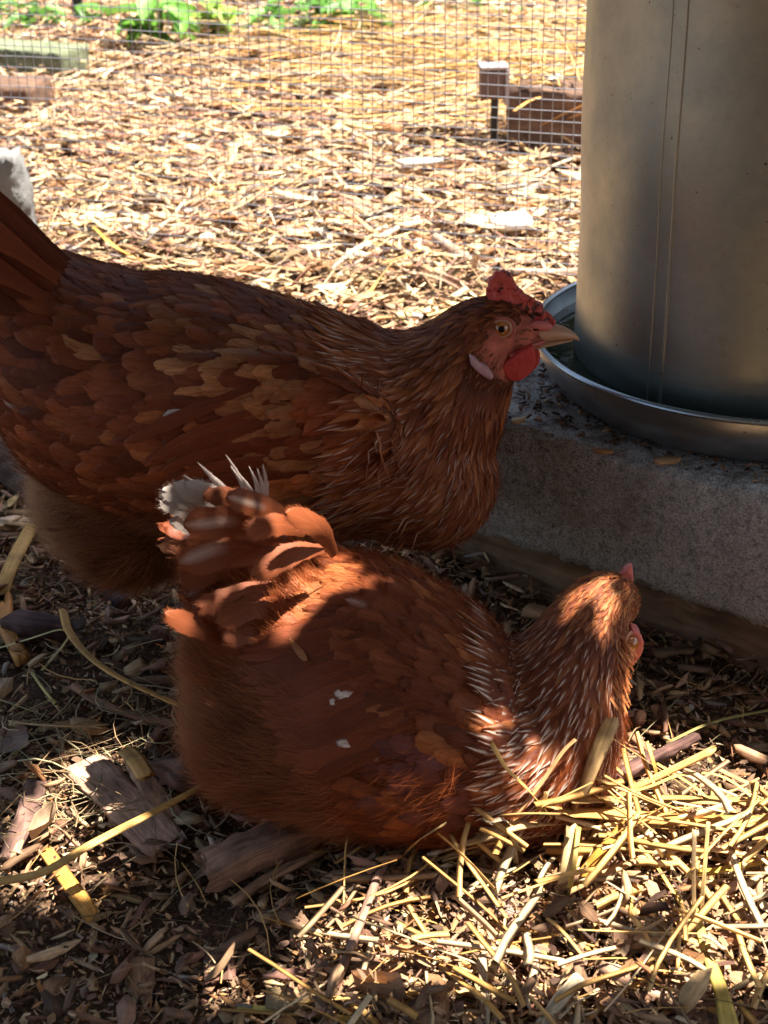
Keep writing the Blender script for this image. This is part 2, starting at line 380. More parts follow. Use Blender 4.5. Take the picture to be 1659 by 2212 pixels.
# ------------------------------------------------------------------ hand-made litter pieces
def catmull(P, k=6):
    P = [Vector(p) for p in P]
    if len(P) < 3:
        return [P[0].lerp(P[-1], i/(k)) for i in range(k+1)]
    Q = [P[0]*2-P[1]]+P+[P[-1]*2-P[-2]]; out = []
    for i in range(1, len(Q)-2):
        for j in range(k):
            t = j/k; a, b, c, d = Q[i-1:i+3]
            out.append(.5*((2*b)+(c-a)*t+(2*a-5*b+4*c-d)*t*t+(3*b-a-3*c+d)*t**3))
    out.append(P[-1]); return out
def ribbon_part(name, pts, w, col, mat, parent=None, thick=.22, twist=0., taper=(1, 1), fold=.0, k=6, jag=.25):
    """a stem or blade swept along pts with a seven-point flattened section, grooved along its length"""
    c = catmull(pts, k); n = len(c); V = []; G = []; l = 0
    prof = [(-1, 0), (-.6, .8), (-.2, .45), (.2, .85), (.65, .5), (1, 0), (.5, -.6), (-.5, -.6)]
    ph = random.uniform(0, 30)
    for i, p in enumerate(c):
        t = (c[min(i+1, n-1)]-c[max(i-1, 0)]).normalized()
        if i: l += (c[i]-c[i-1]).length
        s = t.cross(Vector((0, 0, 1)))
        if s.length < .2: s = t.cross(Vector((.3, -1, .2)))
        s.normalize(); up = s.cross(t)
        a = twist*(i/(n-1))+fold; s2 = s*math.cos(a)+up*math.sin(a); u2 = s2.cross(t)*-1
        f = i/(n-1); ww = w*(taper[0]*(1-f)+taper[1]*f)*.5*(1+.07*nz((l*40, ph, 0)))
        for (x, y) in prof:
            j = t*(random.uniform(-jag, jag)*w) if (i in (0, n-1)) else Vector()
            V.append(p+s2*x*ww+(-u2)*y*ww*thick+j); G.append((l+ph, x*ww+ph, 0))
    m = len(prof); F4 = [[i*m+j, i*m+(j+1) % m, (i+1)*m+(j+1) % m, (i+1)*m+j] for i in range(n-1) for j in range(m)]
    jt = random.uniform(.3, .7)*l; cols = np.array(col)[None]*np.array([[(1+.4*nz((g[0]*22, 0, ph))+.25*nz((g[0]*60, g[1]*400, ph)))*(1-.35*math.exp(-((g[0]-ph-jt)/.003)**2))*(1-.3*math.exp(-(g[0]-ph)/.006))] for g in G])*np.array([[1, 1-.10*(nz((g[0]*18, 5, ph))+.5), 1-.25*(nz((g[0]*18, 5, ph))+.5)] for g in G])
    me = npmesh(name, np.array(V), [np.array(F4), np.arange(m)[None, ::-1], (np.arange(m)+(n-1)*m)[None]], cols, np.array(G))
    return link(name, me, mat, parent)
LEAN = False
Y_, G_, P_, O_, B_ = [STRAWC[i] for i in 'ygpob']
def straw(name, label, pts, wpx, col, group=None, **kw):
    """pts: (photo x, photo y, height above ground level)"""
    P = [atz(a, b, c) for a, b, c in pts]
    if LEAN:
        for i, (a, b, c) in enumerate(pts):
            d = ray(a, b).normalized(); h = H2.bvh.ray_cast(CO, d)
            if h[0] is not None and h[3]-.010 < (P[i]-CO).length: P[i] = CO+d*(h[3]-.010)
    w = wpx/pxm(P[0])
    o = ribbon_part(name, P, w, np.array(col)*np.array([1.18, 1.02, .90]), M_STRAW, **kw)
    return tag(o, label, 'straw', group)
def wood(name, label, pts, wpx, col, cat='wood piece', tk=.3, tap=(1, 1), rough=.12, group=None, mat=None, round_=False):
    """a bark slab or stick: swept section with noisy, splintered surface"""
    P = [atz(a, b, c) for a, b, c in pts]; c = catmull(P, 11); n = len(c)
    w = wpx/pxm(P[0]); ph = random.uniform(0, 99); V = []; G = []; l = 0
    m = 14
    for i, p in enumerate(c):
        t = (c[min(i+1, n-1)]-c[max(i-1, 0)]).normalized()
        if i: l += (c[i]-c[i-1]).length
        s = t.cross(Vector((0, 0, 1))).normalized(); up = s.cross(t)
        f = i/(n-1); ww = w*(tap[0]*(1-f)+tap[1]*f)*.5
        for j in range(m):
            a = 2*math.pi*j/m; ca, sa = math.cos(a), math.sin(a)
            e = 1 if round_ else .45
            x = math.copysign(abs(ca)**e, ca); y = math.copysign(abs(sa)**e, sa)
            r = 1+rough*1.5*nz((j*1.3, l*30, ph), 1)+rough*1.6*nz((j*3.1, l*120, ph))
            jj = t*random.uniform(-.22, .22)*w*(1.0 if not round_ else .35) if i in (0, n-1) else Vector()
            V.append(p+s*x*ww*r+up*y*ww*(tk if not round_ else 1)*r+jj); G.append((l+ph, a*ww*1.2+ph, 0))
    F4 = [[i*m+j, i*m+(j+1) % m, (i+1)*m+(j+1) % m, (i+1)*m+j] for i in range(n-1) for j in range(m)]
    cols = np.array(col)[None]*np.array([[1+.6*nz((g[0]*40, g[1]*120, ph))+.35*nz((g[0]*110, g[1]*300, ph))] for g in G])
    me = npmesh(name, np.array(V), [np.array(F4), np.arange(m)[None, ::-1], (np.arange(m)+(n-1)*m)[None]], cols, np.array(G))
    return tag(link(name, me, mat or M_BARK), label, cat, group)
def leafy(name, label, cen, r, col, ang, cup=.3, cat='dry leaf', asp=.6, z=.01):
    """one dry crumpled leaf"""
    p = atz(cen[0], cen[1], z); rr = r/pxm(p); ph = random.uniform(0, 50); V = []; G = []
    e1 = Vector((math.cos(ang), math.sin(ang), random.uniform(-.1, .35))).normalized(); e2 = Vector((0, 0, 1)).cross(e1).normalized(); e3 = e1.cross(e2)
    nu, nv = 9, 7
    for i in range(nu):
        u = -1+2*i/(nu-1)
        for j in range(nv):
            v = -1+2*j/(nv-1)
            w = asp*(1-abs(u)**1.8)**.7*(1+.25*nz((u*3, v*2, ph)))
            V.append(p+e1*u*rr+e2*v*w*rr+e3*rr*(cup*v*v+.22*nz((u*1.6, v*1.6, ph))+.15*u*u)); G.append((u*rr+ph, v*rr+ph, 0))
    me = npmesh(name, np.array([tuple(v) for v in V]), [grid_faces(nu, nv)], np.tile(np.array(col), (nu*nv, 1)), np.array(G), smooth=True)
    return tag(link(name, me, M_LIT), label, cat)

BR, DK, RD, TN, PN = PAL['brown'], PAL['dark'], PAL['red'], PAL['tan'], PAL['pinkish']
# left side
wood('bark_slab', 'broad flat tan wood slab with white droppings left of the resting hen', [(188, 1655, .02), (260, 1725, .018), (360, 1830, .012)], 92, (.50, .31, .21), tk=.14, tap=(1, 1.1))
wood('narrow_plank', 'narrow brown wood slat with a yellow torn end beside the broad slab', [(285, 1635, .022), (325, 1700, .02), (375, 1770, .012)], 52, (.46, .27, .17), tk=.16, tap=(.8, 1.1))
straw('straw_tuft', 'short torn yellow straw stub on top of the narrow slat', [(270, 1618, .034), (292, 1640, .036), (312, 1672, .034)], 42, (.60, .40, .16), thick=.25, jag=.4)
wood('bark_curl', 'curled dark rotten bark piece at the lower left edge of the resting hen', [(350, 1650, .02), (385, 1668, .03), (420, 1700, .02)], 60, (.14, .075, .055), tk=.6, rough=.5)
wood('log_piece', 'thick short reddish brown stick lying below the resting hen', [(440, 1890, .022), (540, 1840, .026), (665, 1795, .02)], 100, (.32, .175, .11), round_=False, tk=.6, rough=.1)
wood('split_stick', 'thin split stick alongside the thick short stick below the hen', [(500, 1950, .012), (590, 1890, .014), (700, 1835, .012)], 24, (.42, .25, .15), tk=.6)
straw('long_straw', 'long bright yellow straw stem crossing the tan slab on the left', [(-30, 1908, .035), (90, 1885, .04), (200, 1822, .045), (330, 1755, .045), (450, 1692, .04)], 26, (.54, .36, .13), thick=.35, taper=(1.2, .8))
straw('short_straw', 'short golden straw under the long yellow stem at lower left', [(95, 1832, .012), (140, 1895, .016), (200, 1978, .012)], 36, (.56, .34, .10), thick=.2, jag=.5)
wood('bark_strip', 'dark pinkish bark strip left of the broad tan slab', [(20, 1860, .012), (55, 1770, .018), (80, 1690, .016)], 52, (.16, .09, .07), tk=.3)
leafy('dry_husk', 'curled beige husk leaning beside the dark bark strip', (98, 1790), 46, (.45, .31, .2), 1.1, .8, asp=.35, z=.02)
wood('dark_bough', 'thick dark weathered branch at the left edge under the standing hen', [(-90, 960, .035), (0, 985, .04), (60, 1035, .03), (100, 1085, .02)], 120, (.13, .08, .06), round_=True, rough=.16, tap=(1, .6))
wood('wood_block', 'dark charred wood chunk at the left edge above the hay', [(25, 1342, .015), (75, 1348, .02), (140, 1362, .014)], 70, (.085, .045, .038), tk=.5)
straw('bent_straw', 'curved double golden stem running to the resting hen\'s tail end', [(136, 1318, .03), (150, 1365, .028), (195, 1420, .024), (270, 1470, .02), (395, 1528, .02)], 20, (.55, .36, .13), thick=.4, fold=.3)
straw('leaning_straw', 'stout yellow straw at the left edge leaning toward the dark branch', [(2, 1285, .02), (25, 1220, .03), (72, 1130, .035)], 36, (.52, .35, .12), thick=.3, jag=.3)
straw('frayed_straw', 'frayed orange brown straw at the left edge below the charred chunk', [(8, 1290, .02), (14, 1350, .016), (48, 1425, .012)], 36, (.46, .25, .08), thick=.2, jag=.8)
straw('green_straw', 'thin pale green bent stem left of the hen\'s tail', [(-20, 1405, .015), (70, 1378, .02), (130, 1360, .025), (148, 1378, .02), (90, 1448, .012)], 7, (.52, .52, .27), k=3)
straw('grass_blade', 'short pale green grass stem standing in the hay at left', [(68, 1452, .02), (95, 1490, .018), (128, 1530, .012)], 7, (.55, .55, .25))
wood('bark_ribbon', 'long thin brown bark ribbon over the hay left of the hen', [(155, 1480, .012), (220, 1520, .014), (290, 1545, .014), (385, 1565, .012)], 22, (.30, .16, .09), tk=.25)
wood('black_twig', 'dark twig under the standing hen\'s fluff', [(140, 1160, .012), (200, 1230, .016), (270, 1310, .012)], 34, (.05, .03, .028), round_=True)
leafy('round_leaf', 'round dry brown leaf beside the leaning straw', (52, 1150), 30, (.25, .15, .1), .4, .1, asp=.9, z=.02)
leafy('curled_leaf', 'curled papery beige leaf between the branch and the hay', (150, 1205), 48, (.36, .25, .17), -.5, .9, asp=.3, z=.02)
leafy('brown_leaf', 'flat grey brown leaf at the left edge above the tan slab', (30, 1605), 42, (.27, .19, .15), .8, .1, asp=.8, z=.015)
straw('cut_straw', 'tiny pale cut straw below the standing hen\'s fluff', [(262, 1243, .01), (300, 1258, .01)], 12, (.7, .58, .36))
wood('flat_bark', 'flat square reddish bark chip in the dark lower left litter', [(470, 2060, .008), (475, 2120, .01)], 70, (.17, .085, .06), tk=.12)
wood('pointed_bark', 'pointed brown bark piece near the bottom edge', [(670, 2120, .01), (740, 2125, .014), (825, 2115, .01)], 44, (.24, .12, .075), tk=.25, tap=(.6, 1))
straw('flat_grass', 'flat yellow green grass blade along the bottom edge', [(515, 2175, .01), (600, 2182, .014), (780, 2205, .01)], 20, (.48, .46, .16), thick=.15)
straw('green_strip', 'short grey green grass strip beside the thick short stick', [(565, 1715, .012), (600, 1690, .012), (648, 1652, .012)], 14, (.30, .34, .22), thick=.15)
straw('fallen_straw', 'golden straw near the bottom middle pointing up right', [(798, 2105, .012), (880, 2045, .02), (925, 1990, .022), (960, 1900, .02)], 18, (.55, .38, .12), thick=.3)
straw('pale_splinter', 'pale thin splinter under the thick short stick', [(540, 1842, .008), (600, 1855, .01), (655, 1862, .008)], 10, (.66, .52, .3))
wood('round_twig', 'pinkish brown twig leaning down to the bottom edge', [(830, 1862, .03), (795, 1950, .034), (760, 2040, .03), (722, 2130, .014)], 18, (.34, .2, .14), round_=True, rough=.2)
wood('cut_stick', 'round cut stick lying flat near the bottom middle', [(735, 2082, .014), (820, 2092, .016), (920, 2110, .014)], 46, (.22, .13, .085), round_=True, rough=.1)
wood('flat_bark_plate', 'grey brown bark plate under the straw at lower middle', [(1022, 1945, .024), (1075, 1955, .026), (1140, 1962, .022)], 66, (.28, .19, .15), tk=.16)
wood('dark_bark_chunk', 'small dark knobbly bark chunk below the upright straw', [(1175, 2015, .022), (1225, 2020, .026), (1282, 2010, .022)], 44, (.13, .085, .065), tk=.5, rough=.35)
wood('wide_bark_plate', 'broad brown bark plate at the lower right edge', [(1400, 2110, .018), (1470, 2150, .02), (1560, 2200, .018)], 92, (.36, .23, .155), tk=.14)
leafy('beige_leaf', 'pointed beige leaf standing in the lower right straw', (1422, 2050), 64, (.60, .45, .29), 1.9, .35, asp=.5, z=.03)
leafy('curled_shaving', 'curled orange brown shaving at the bottom edge', (830, 2165), 60, (.48, .29, .17), -.4, 1.2, asp=.35, z=.012)
wood('white_ended_stick', 'pale split stick with a bright end at the bottom edge', [(1165, 2225, .02), (1210, 2160, .03), (1250, 2112, .036)], 30, (.66, .52, .34), tk=.5, mat=M_STRAW)
# straw pile, lower right
straw('arching_straw', 'thin yellow stem arching over the flat blades at the right edge', [(1280, 1735, .045), (1400, 1700, .055), (1480, 1672, .06), (1570, 1682, .055), (1680, 1770, .04)], 10, (.56, .45, .15))
straw('diagonal_straw', 'thin straw slanting down right behind the hollow straw', [(1397, 1602, .07), (1415, 1660, .06), (1432, 1745, .035)], 9, (.56, .38, .12))
straw('slanting_straw', 'yellow stem slanting down from the thin straw to the blades', [(1420, 1650, .055), (1500, 1700, .045), (1560, 1755, .035)], 10, (.58, .46, .14))
straw('long_root_straw', 'long pale straw running from the middle to the right edge', [(1170, 1955, .024), (1280, 1900, .036), (1400, 1850, .04), (1500, 1832, .04), (1640, 1850, .03)], 26, (.55, .40, .22), thick=.5, taper=(1, .6))
straw('yellow_stem', 'long thin yellow stem sloping down toward the lower right', [(1355, 1800, .05), (1410, 1860, .045), (1450, 1920, .04), (1510, 2020, .03)], 9, (.62, .5, .12))
straw('tall_stem', 'white topped straight stem rising in the lower right', [(1500, 2010, .03), (1498, 1900, .06), (1500, 1792, .085)], 10, (.62, .52, .34))
straw('tall_stem', 'second tall stem just right of the white topped one', [(1512, 2010, .03), (1520, 1900, .06), (1530, 1775, .085)], 9, (.6, .5, .26))
straw('green_straw_sheaf', 'bright yellow green stem bundle at the bottom right', [(1500, 1960, .036), (1525, 2050, .034), (1560, 2150, .03), (1580, 2240, .03)], 44, (.44, .40, .12), thick=.25, taper=(.35, 1))
straw('gold_blade', 'golden flat blade entering from the right edge', [(1480, 1880, .03), (1540, 1882, .034), (1690, 1850, .034)], 24, (.56, .44, .10), thick=.12)
straw('brown_gold_straw', 'short golden brown straw under the dark bark chunk', [(1258, 1930, .024), (1340, 1945, .028), (1440, 1972, .024)], 20, (.52, .34, .12), thick=.2, jag=.4)
straw('olive_straw', 'dull olive straw lying flat in the middle of the straw corner', [(890, 1920, .018), (990, 1890, .026), (1100, 1900, .022)], 16, (.40, .38, .2))
straw('greenish_blade', 'grey green blade slanting left of the upright split straw', [(1135, 1985, .018), (1160, 1930, .03), (1175, 1870, .036)], 16, (.42, .44, .28), thick=.15)
straw('bottom_straw', 'long gold straw lying level across the bottom middle', [(590, 2168, .014), (800, 2150, .018), (1010, 2140, .02), (1190, 2128, .02)], 14, (.58, .44, .18))
straw('stubby_blade', 'stubby upright yellow blade below the small dark bark chunk', [(1170, 2130, .014), (1172, 2060, .026), (1168, 2010, .03)], 34, (.55, .42, .15), thick=.12, jag=.5)
straw('grey_split_straw', 'pale grey split straw standing near the bottom edge', [(1050, 2215, .014), (1045, 2130, .026), (1040, 2060, .034)], 22, (.50, .42, .3), thick=.2)
straw('shaded_grass', 'thin olive grass blade in the shade along the right edge', [(1440, 1605, .02), (1540, 1560, .024), (1680, 1530, .02)], 9, (.30, .30, .12))
straw('shaded_straw', 'pale straw in the shade behind the flat blades at the right edge', [(1540, 1655, .014), (1600, 1685, .016), (1690, 1722, .014)], 14, (.42, .33, .2))
wood('dead_branch', 'dark dead branch in the shade behind the straw blades', [(1290, 1705, .03), (1380, 1655, .034), (1450, 1620, .03), (1505, 1592, .024)], 30, (.10, .05, .04), round_=True, rough=.3, tap=(1.2, .7))
wood('shaded_chip', 'flat pale wood chip in the shade at the right edge', [(1590, 1610, .012), (1680, 1618, .012)], 30, (.27, .19, .13), tk=.15)
wood('rolled_bark', 'dark rolled bark under the long pale straw', [(1330, 1850, .02), (1440, 1835, .026), (1560, 1850, .02)], 46, (.15, .09, .075), tk=.5, rough=.2)
wood('splinter', 'orange wood splinter on the left of the straw corner', [(925, 1950, .02), (885, 1925, .024), (835, 1870, .02)], 22, (.42, .25, .14), tk=.3)
wood('pale_splinter_stick', 'pale curled shaving standing left of the grey bark plate', [(960, 1935, .02), (1010, 1925, .03), (1046, 1905, .034)], 22, (.6, .42, .26), tk=.25)
straw('white_root', 'white wiry root curling on the chaff near the bottom', [(655, 2050, .022), (672, 2088, .024), (710, 2078, .024), (765, 2063, .02)], 4, (.66, .6, .5))

# ------------------------------------------------------------------ things beyond the hens
wire_m = NT('galvanised_wire'); wire_m.P(Base_Color=(.34, .35, .39), Roughness=.45, Metallic=.75); M_WIRE = wire_m.m
FA = atz(150, 535, 0); FB = atz(1100, 625, 0); FD = (FB-FA).normalized(); FNm = Vector((-FD.y, FD.x, 0))
fence = empty('wire_mesh_fence', (FA.x, FA.y, 0)); tag(fence, 'grey square wire mesh fence standing behind the two hens', 'fence')
def bulge(s, z): return .004*math.sin(s*5+.5)+.003*math.sin(s*13+z*9)
def wire(pts, r):
    c = pts; V = []; 
    for i, p in enumerate(c):
        t = (c[min(i+1, len(c)-1)]-c[max(i-1, 0)]).normalized(); a = t.cross(FNm).normalized()
        for k in range(4):
            q = math.pi*k/2; V.append(p+(a*math.cos(q)+FNm*math.sin(q))*r)
    n = len(c); F4 = [[i*4+j, i*4+(j+1) % 4, (i+1)*4+(j+1) % 4, (i+1)*4+j] for i in range(n-1) for j in range(4)]
    return npmesh('wire', np.array([tuple(v) for v in V]), [np.array(F4)], smooth=True)
SP = .0127; S0, S1, ZT = -.62, 1.12, .43
for i in range(int((S1-S0)/SP)+1):
    s = S0+i*SP; jx = random.uniform(-.0006, .0006)
    link('wire', wire([FA+FD*(s+jx+.0012*math.sin(z*11+i*.05))+FNm*bulge(s, z)+Vector((0, 0, z)) for z in np.linspace(-.02, ZT, 16)], .00056), M_WIRE, fence)
for k in range(int(ZT/SP)+1):
    z = k*SP; jz = random.uniform(-.0008, .0008)
    link('wire', wire([FA+FD*s+FNm*(bulge(s, z)+.0009)+Vector((0, 0, z+jz+.0015*math.sin(s*9+k*.04))) for s in np.linspace(S0, S1, 60)], .00056), M_WIRE, fence)

def blockmesh(name, p0, dx, dy, lx, ly, z0, z1, res, amp, seed=0., chip=0., fine=0.):
    """a box with its own grid on every face, surfaces and arrises roughened"""
    bm = bmesh.new()
    nx, ny, nz_ = [max(2, int(round(v/res))) for v in (lx, ly, z1-z0)]
    def face(o, a, b, na, nb):
        g = [[bm.verts.new(o+a*(i/na)+b*(j/nb)) for j in range(nb+1)] for i in range(na+1)]
        for i in range(na):
            for j in range(nb): bm.faces.new((g[i][j], g[i+1][j], g[i+1][j+1], g[i][j+1]))
    X, Y, Z = dx*lx, dy*ly, Vector((0, 0, z1-z0)); O = Vector((p0.x, p0.y, z0))
    face(O, X, Z, nx, nz_); face(O+Y+X, -X, Z, nx, nz_); face(O+Y, -Y, Z, ny, nz_); face(O+X, Y, Z, ny, nz_); face(O+Z, X, Y, nx, ny); face(O, Y, X, ny, nx)
    bmesh.ops.remove_doubles(bm, verts=bm.verts, dist=res*.1); bmesh.ops.recalc_face_normals(bm, faces=bm.faces)
    cen = O+X/2+Y/2+Z/2
    for v in bm.verts:
        q = v.co-cen; a = abs(q.dot(dx))/(lx/2); b = abs(q.dot(dy))/(ly/2); c = abs(q.z)/((z1-z0)/2)
        near = sum(1 for d, l in ((a, lx), (b, ly), (c, z1-z0)) if (1-d)*l/2 < res*1.5)
        d = amp*nz(v.co, 35, seed)+fine*nz(v.co, 260, seed+3)+fine*.7*nz(v.co, 520, seed+3)
        if near >= 2: d -= chip*(.35+max(0, nz(v.co, 60, seed+9))*1.5+.5*nz(v.co, 200, seed))
        v.co += q.normalized()*d if near >= 2 else v.normal*d
    me = bpy.data.meshes.new(name); bm.to_mesh(me); bm.free(); me.shade_smooth()
    return me
def mat_concrete():
    m = NT('concrete'); o = m.obj(); n = m.noise(o, 60, 5, .65); v = m.vor(o, 420); n3 = m.noise(o, 900, 2, .6)
    c = m.ramp(n, [(.3, (.56, .55, .53)), (.7, (.70, .69, .665))])
    pit = m.math('MULTIPLY', m.remap(m.noise(o, 640, 5, .8), .42, .56, .45, 1.0), m.remap(m.noise(o, 190, 4, .8), .36, .50, .55, 1.0))
    c = m.mix(1., c, m.grey(pit), 'MULTIPLY')
    # brown dirt settled on the level top
    gn = m.n('ShaderNodeNewGeometry'); sp = m.n('ShaderNodeSeparateXYZ'); m.l(gn.outputs['Normal'], sp.inputs[0])
    dirt = m.math('MULTIPLY', m.remap(sp.outputs[2], .75, .95, 0, 1), m.remap(m.noise(o, 45, 5, .7), .48, .64, 0, .8))
    c = m.mix(dirt, c, (.085, .05, .035))
    stain = m.remap(m.noise(m.scale(o, (1, 1, .6)), 16, 6, .75, .5), .5, .68, 0, .55); c = m.mix(stain, c, (.20, .15, .11))
    m.P(Base_Color=c, Roughness=.95); m.b.inputs['Specular IOR Level'].default_value = .15
    m.bump(m.math('ADD', m.noise(o, 520, 3, .65), m.math('MULTIPLY', n, .6)), .9, .002)
    return m.m
M_CON = mat_concrete()
BT = .150; BB = .047
B0 = atz(962, 1130, BB); B1 = atz(1659, 1362, BB); BD = (B1-B0); BD.z = 0; BD.normalize(); BN = Vector((-BD.y, BD.x, 0))
o = link('concrete_block', blockmesh('concrete_block', B0, BD, BN, .395, .19, BB, BT, .0028, .0010, 2., .0060, .0015), M_CON)
tag(o, 'rough grey concrete block facing the hens under the water fount', 'concrete block', 'concrete blocks under the water fount')
o = link('concrete_block', blockmesh('concrete_block', B0+BN*.193+BD*.004, BD, BN, .395, .19, BB, BT-.001, .0045, .0008, 5., .003, .001), M_CON)
tag(o, 'rear concrete block carrying the back of the water fount', 'concrete block', 'concrete blocks under the water fount')
def mat_wood(name, a, b, sc=(9, 90, 90), bump=.6):
    m = NT(name); o = m.obj(); q = m.n('ShaderNodeMapping'); m.l(o, q.inputs[0]); q.inputs['Rotation'].default_value = (0, 0, -math.atan2(BD.y, BD.x))
    s = m.scale(q.outputs[0], sc); n = m.noise(s, 1, 5, .7, .4); n2 = m.noise(o, 30, 4)
    m.P(Base_Color=m.mix(m.remap(m.math('MULTIPLY', n, m.math('ADD', n2, .5)), .3, .7, 0, 1), a, b), Roughness=.85)
    m.b.inputs['Specular IOR Level'].default_value = .2; m.bump(n, bump, .003); return m.m
M_PLANK = mat_wood('weathered_plank', (.13, .08, .05), (.40, .26, .17))
for j, (off, ln) in enumerate(((.012, .62), (.165, .6), (.30, .6))):
    o = link('wooden_plank', blockmesh('wooden_plank', B0-BD*.10+BN*off, BD, BN, ln, .14-.012*(j > 0), -.004, BB-.003, .008, .0015, 7.+j, .003), M_PLANK)
    tag(o, ['dark weathered plank showing under the front edge of the concrete block', 'middle hidden plank of the base under the concrete blocks', 'rearmost plank of the base under the concrete blocks'][j], 'plank', 'planks under the concrete blocks')
# crumbs on the block
def on_block(n, f0, f1, g0, g1):
    s = rs.uniform(f0, f1, n); t = rs.uniform(g0, g1, n)
    return B0.x+BD.x*s+BN.x*t, B0.y+BD.y*s+BN.y*t
_gh = gh
gh = lambda x, y: np.full(np.shape(x), BT+.0008)
x, y = on_block(750, .0, .39, .003, .12)
L = rs.uniform(.002, .009, len(x))
me = chips_mesh('block_crumbs', x, y, L, L/rs.uniform(1.2, 4, len(x)), np.full(len(x), .001), palette(len(x), dict(brown=4, dark=4, red=2, tan=2, pale=.6)), .3, .002, 6)
tag(link('block_crumbs', me, M_LIT), 'brown wood crumbs scattered on top of the concrete block', 'crumbs', kind='stuff')
gh = _gh
def chip_on(name, label, px, py, z, L, W, yaw, col, T=.0025, cat='wood chip', tilt=0.):
    p = atz(px, py, z)
    K = 9; a = np.linspace(0, 2*np.pi, K, endpoint=False)+rs.uniform(-.2, .2, K); r = rs.uniform(.75, 1.1, K)
    ux = np.sign(np.cos(a))*np.abs(np.cos(a))**.6*r*L/2; uy = np.sign(np.sin(a))*np.abs(np.sin(a))**.8*r*W/2
    ex, ey, ez = rot_frames(np.array([yaw]), np.array([tilt]), np.array([.1])); P0 = np.array(p)
    top = P0+ux[:, None]*ex+uy[:, None]*ey+ez*(T+.1*ux[:, None]**2/L); bot = top-ez*T
    k = np.arange(K); k2 = (k+1) % K
    me = npmesh(name, np.vstack([top, bot]), [k[None], (K+k[::-1])[None], np.stack([k, K+k, K+k2, k2], -1)], np.tile(np.array(col), (2*K, 1)),
                np.vstack([np.stack([ux, uy, 0*ux], -1)]*2)+rs.uniform(0, 30))
    return tag(link(name, me, M_LIT), label, cat)
chip_on('wood_chip', 'tan wood chip on the block just below the water dish', 1440, 998, BT+.002, .022, .008, .2, PAL['tan'])
chip_on('wood_chip', 'small yellow chip on the block left of the larger tan chip', 1300, 978, BT+.002, .016, .005, -.4, PAL['orange'])
chip_on('wood_chip', 'pale chip on the block beside the standing hen\'s breast', 1120, 912, BT+.002, .014, .006, .3, PAL['pale'])

# ------------------------------------------------------------------ water fount
FC = Vector((.296, 1.150, 0)); RT = .147
def mat_galv(name, base=(.36, .405, .395), r0=.30, r1=.46):
    m = NT(name); o = m.obj(); n = m.noise(o, 14, 5, .65); n2 = m.noise(o, 160, 4, .7); v = m.vor(m.scale(o, (1, 1, .5)), 60)
    c = m.mix(m.remap(n, .35, .7, 0, 1), base, tuple(k*.72 for k in base))
    c = m.mix(m.remap(n2, .56, .75, 0, .5), c, (.30, .25, .17))
    spot = m.remap(m.noise(o, 240, 2, .5), .74, .76, 0, 1)
    c = m.mix(spot, c, (.10, .07, .05))
    m.P(Base_Color=c, Metallic=.9, Roughness=m.remap(n, .3, .7, r0, r1)); m.bump(m.math('ADD', n2, m.math('MULTIPLY', n, 2)), .12, .001)
    return m.m
M_GALV = mat_galv('galvanised_steel'); M_DISH = mat_galv('galvanised_dish', (.42, .46, .50), .24, .4)  # bluer dish colour stands in for sky reflected in the rim
def lathe(name, prof, cen, n=128, mat=None, parent=None, fn=None):
    V = []
    for (r, z) in prof:
        for k in range(n):
            a = 2*math.pi*k/n; rr = r+(fn(a, z) if fn else 0)
            V.append((cen.x+rr*math.cos(a), cen.y+rr*math.sin(a), z))
    m = len(prof); F4 = [[i*n+j, i*n+(j+1) % n, (i+1)*n+(j+1) % n, (i+1)*n+j] for i in range(m-1) for j in range(n)]
    me = npmesh(name, np.array(V), [np.array(F4)], smooth=True)
    return link(name, me, mat, parent)
fount = empty('water_fount', (FC.x, FC.y, BT)); tag(fount, 'galvanised metal poultry water fount with a tall drum in a round dish', 'water fount')
def dent(a, z): return .0007*math.sin(a*3+z*9)+.0005*math.sin(a*7-z*17)
lathe('drum', [(RT-.002, .172), (RT, .174), (RT+.0008, .20)]+[(RT+.0006*math.sin(z*40), z) for z in np.linspace(.21, .53, 20)]+[(RT-.004, .54), (.11, .565), (.05, .58), (.0, .583)], FC, 160, M_GALV, fount, dent)
SA = R(-90-42)
def seam(name, a0, w, h):
    V = []; nzs = 24
    for i in range(nzs):
        z = .176+(.53-.176)*i/(nzs-1)
        for (da, dr) in ((-w, -.0004), (-w*.5, h*.8), (0, h), (w*.5, h*.8), (w, -.0004)):
            a = a0+da; r = RT+dr+dent(a, z)+.0006*math.sin(z*40); V.append((FC.x+r*math.cos(a), FC.y+r*math.sin(a), z))
    me = npmesh(name, np.array(V), [grid_faces(nzs, 5)], smooth=True); return link(name, me, M_GALV, fount)
seam('seam', SA, .010, .0009); seam('seam', SA-.075, .005, .0005)
dish = lathe('dish', [(.0, .156), (.145, .1545), (.152, .1535), (.158, .158), (.170, .172), (.1775, .186), (.1785, .1935)], FC, 160, M_DISH, fount)
lathe('dish_lining', [(.1765, .1935), (.1755, .186), (.168, .173), (.156, .1605), (.0, .1585)], FC, 160, M_DISH, fount)
rim = lathe('rim', [(.1775+.0022*math.cos(a), .1942+.0022*math.sin(a)) for a in np.linspace(0, 2*math.pi, 11)], FC, 160, M_DISH, fount)
wm = NT('murky_water'); wn_ = wm.noise(wm.obj(), 30, 3); wm.P(Base_Color=(.018, .026, .014), Roughness=.06); wm.b.inputs['Specular IOR Level'].default_value = .7
wm.bump(wn_, .12, .002)
wm.b.inputs['IOR'].default_value = 1.2
lathe('water', [(.1738, .1815), (.10, .1815), (.0, .1815)], FC, 96, wm.m, fount)
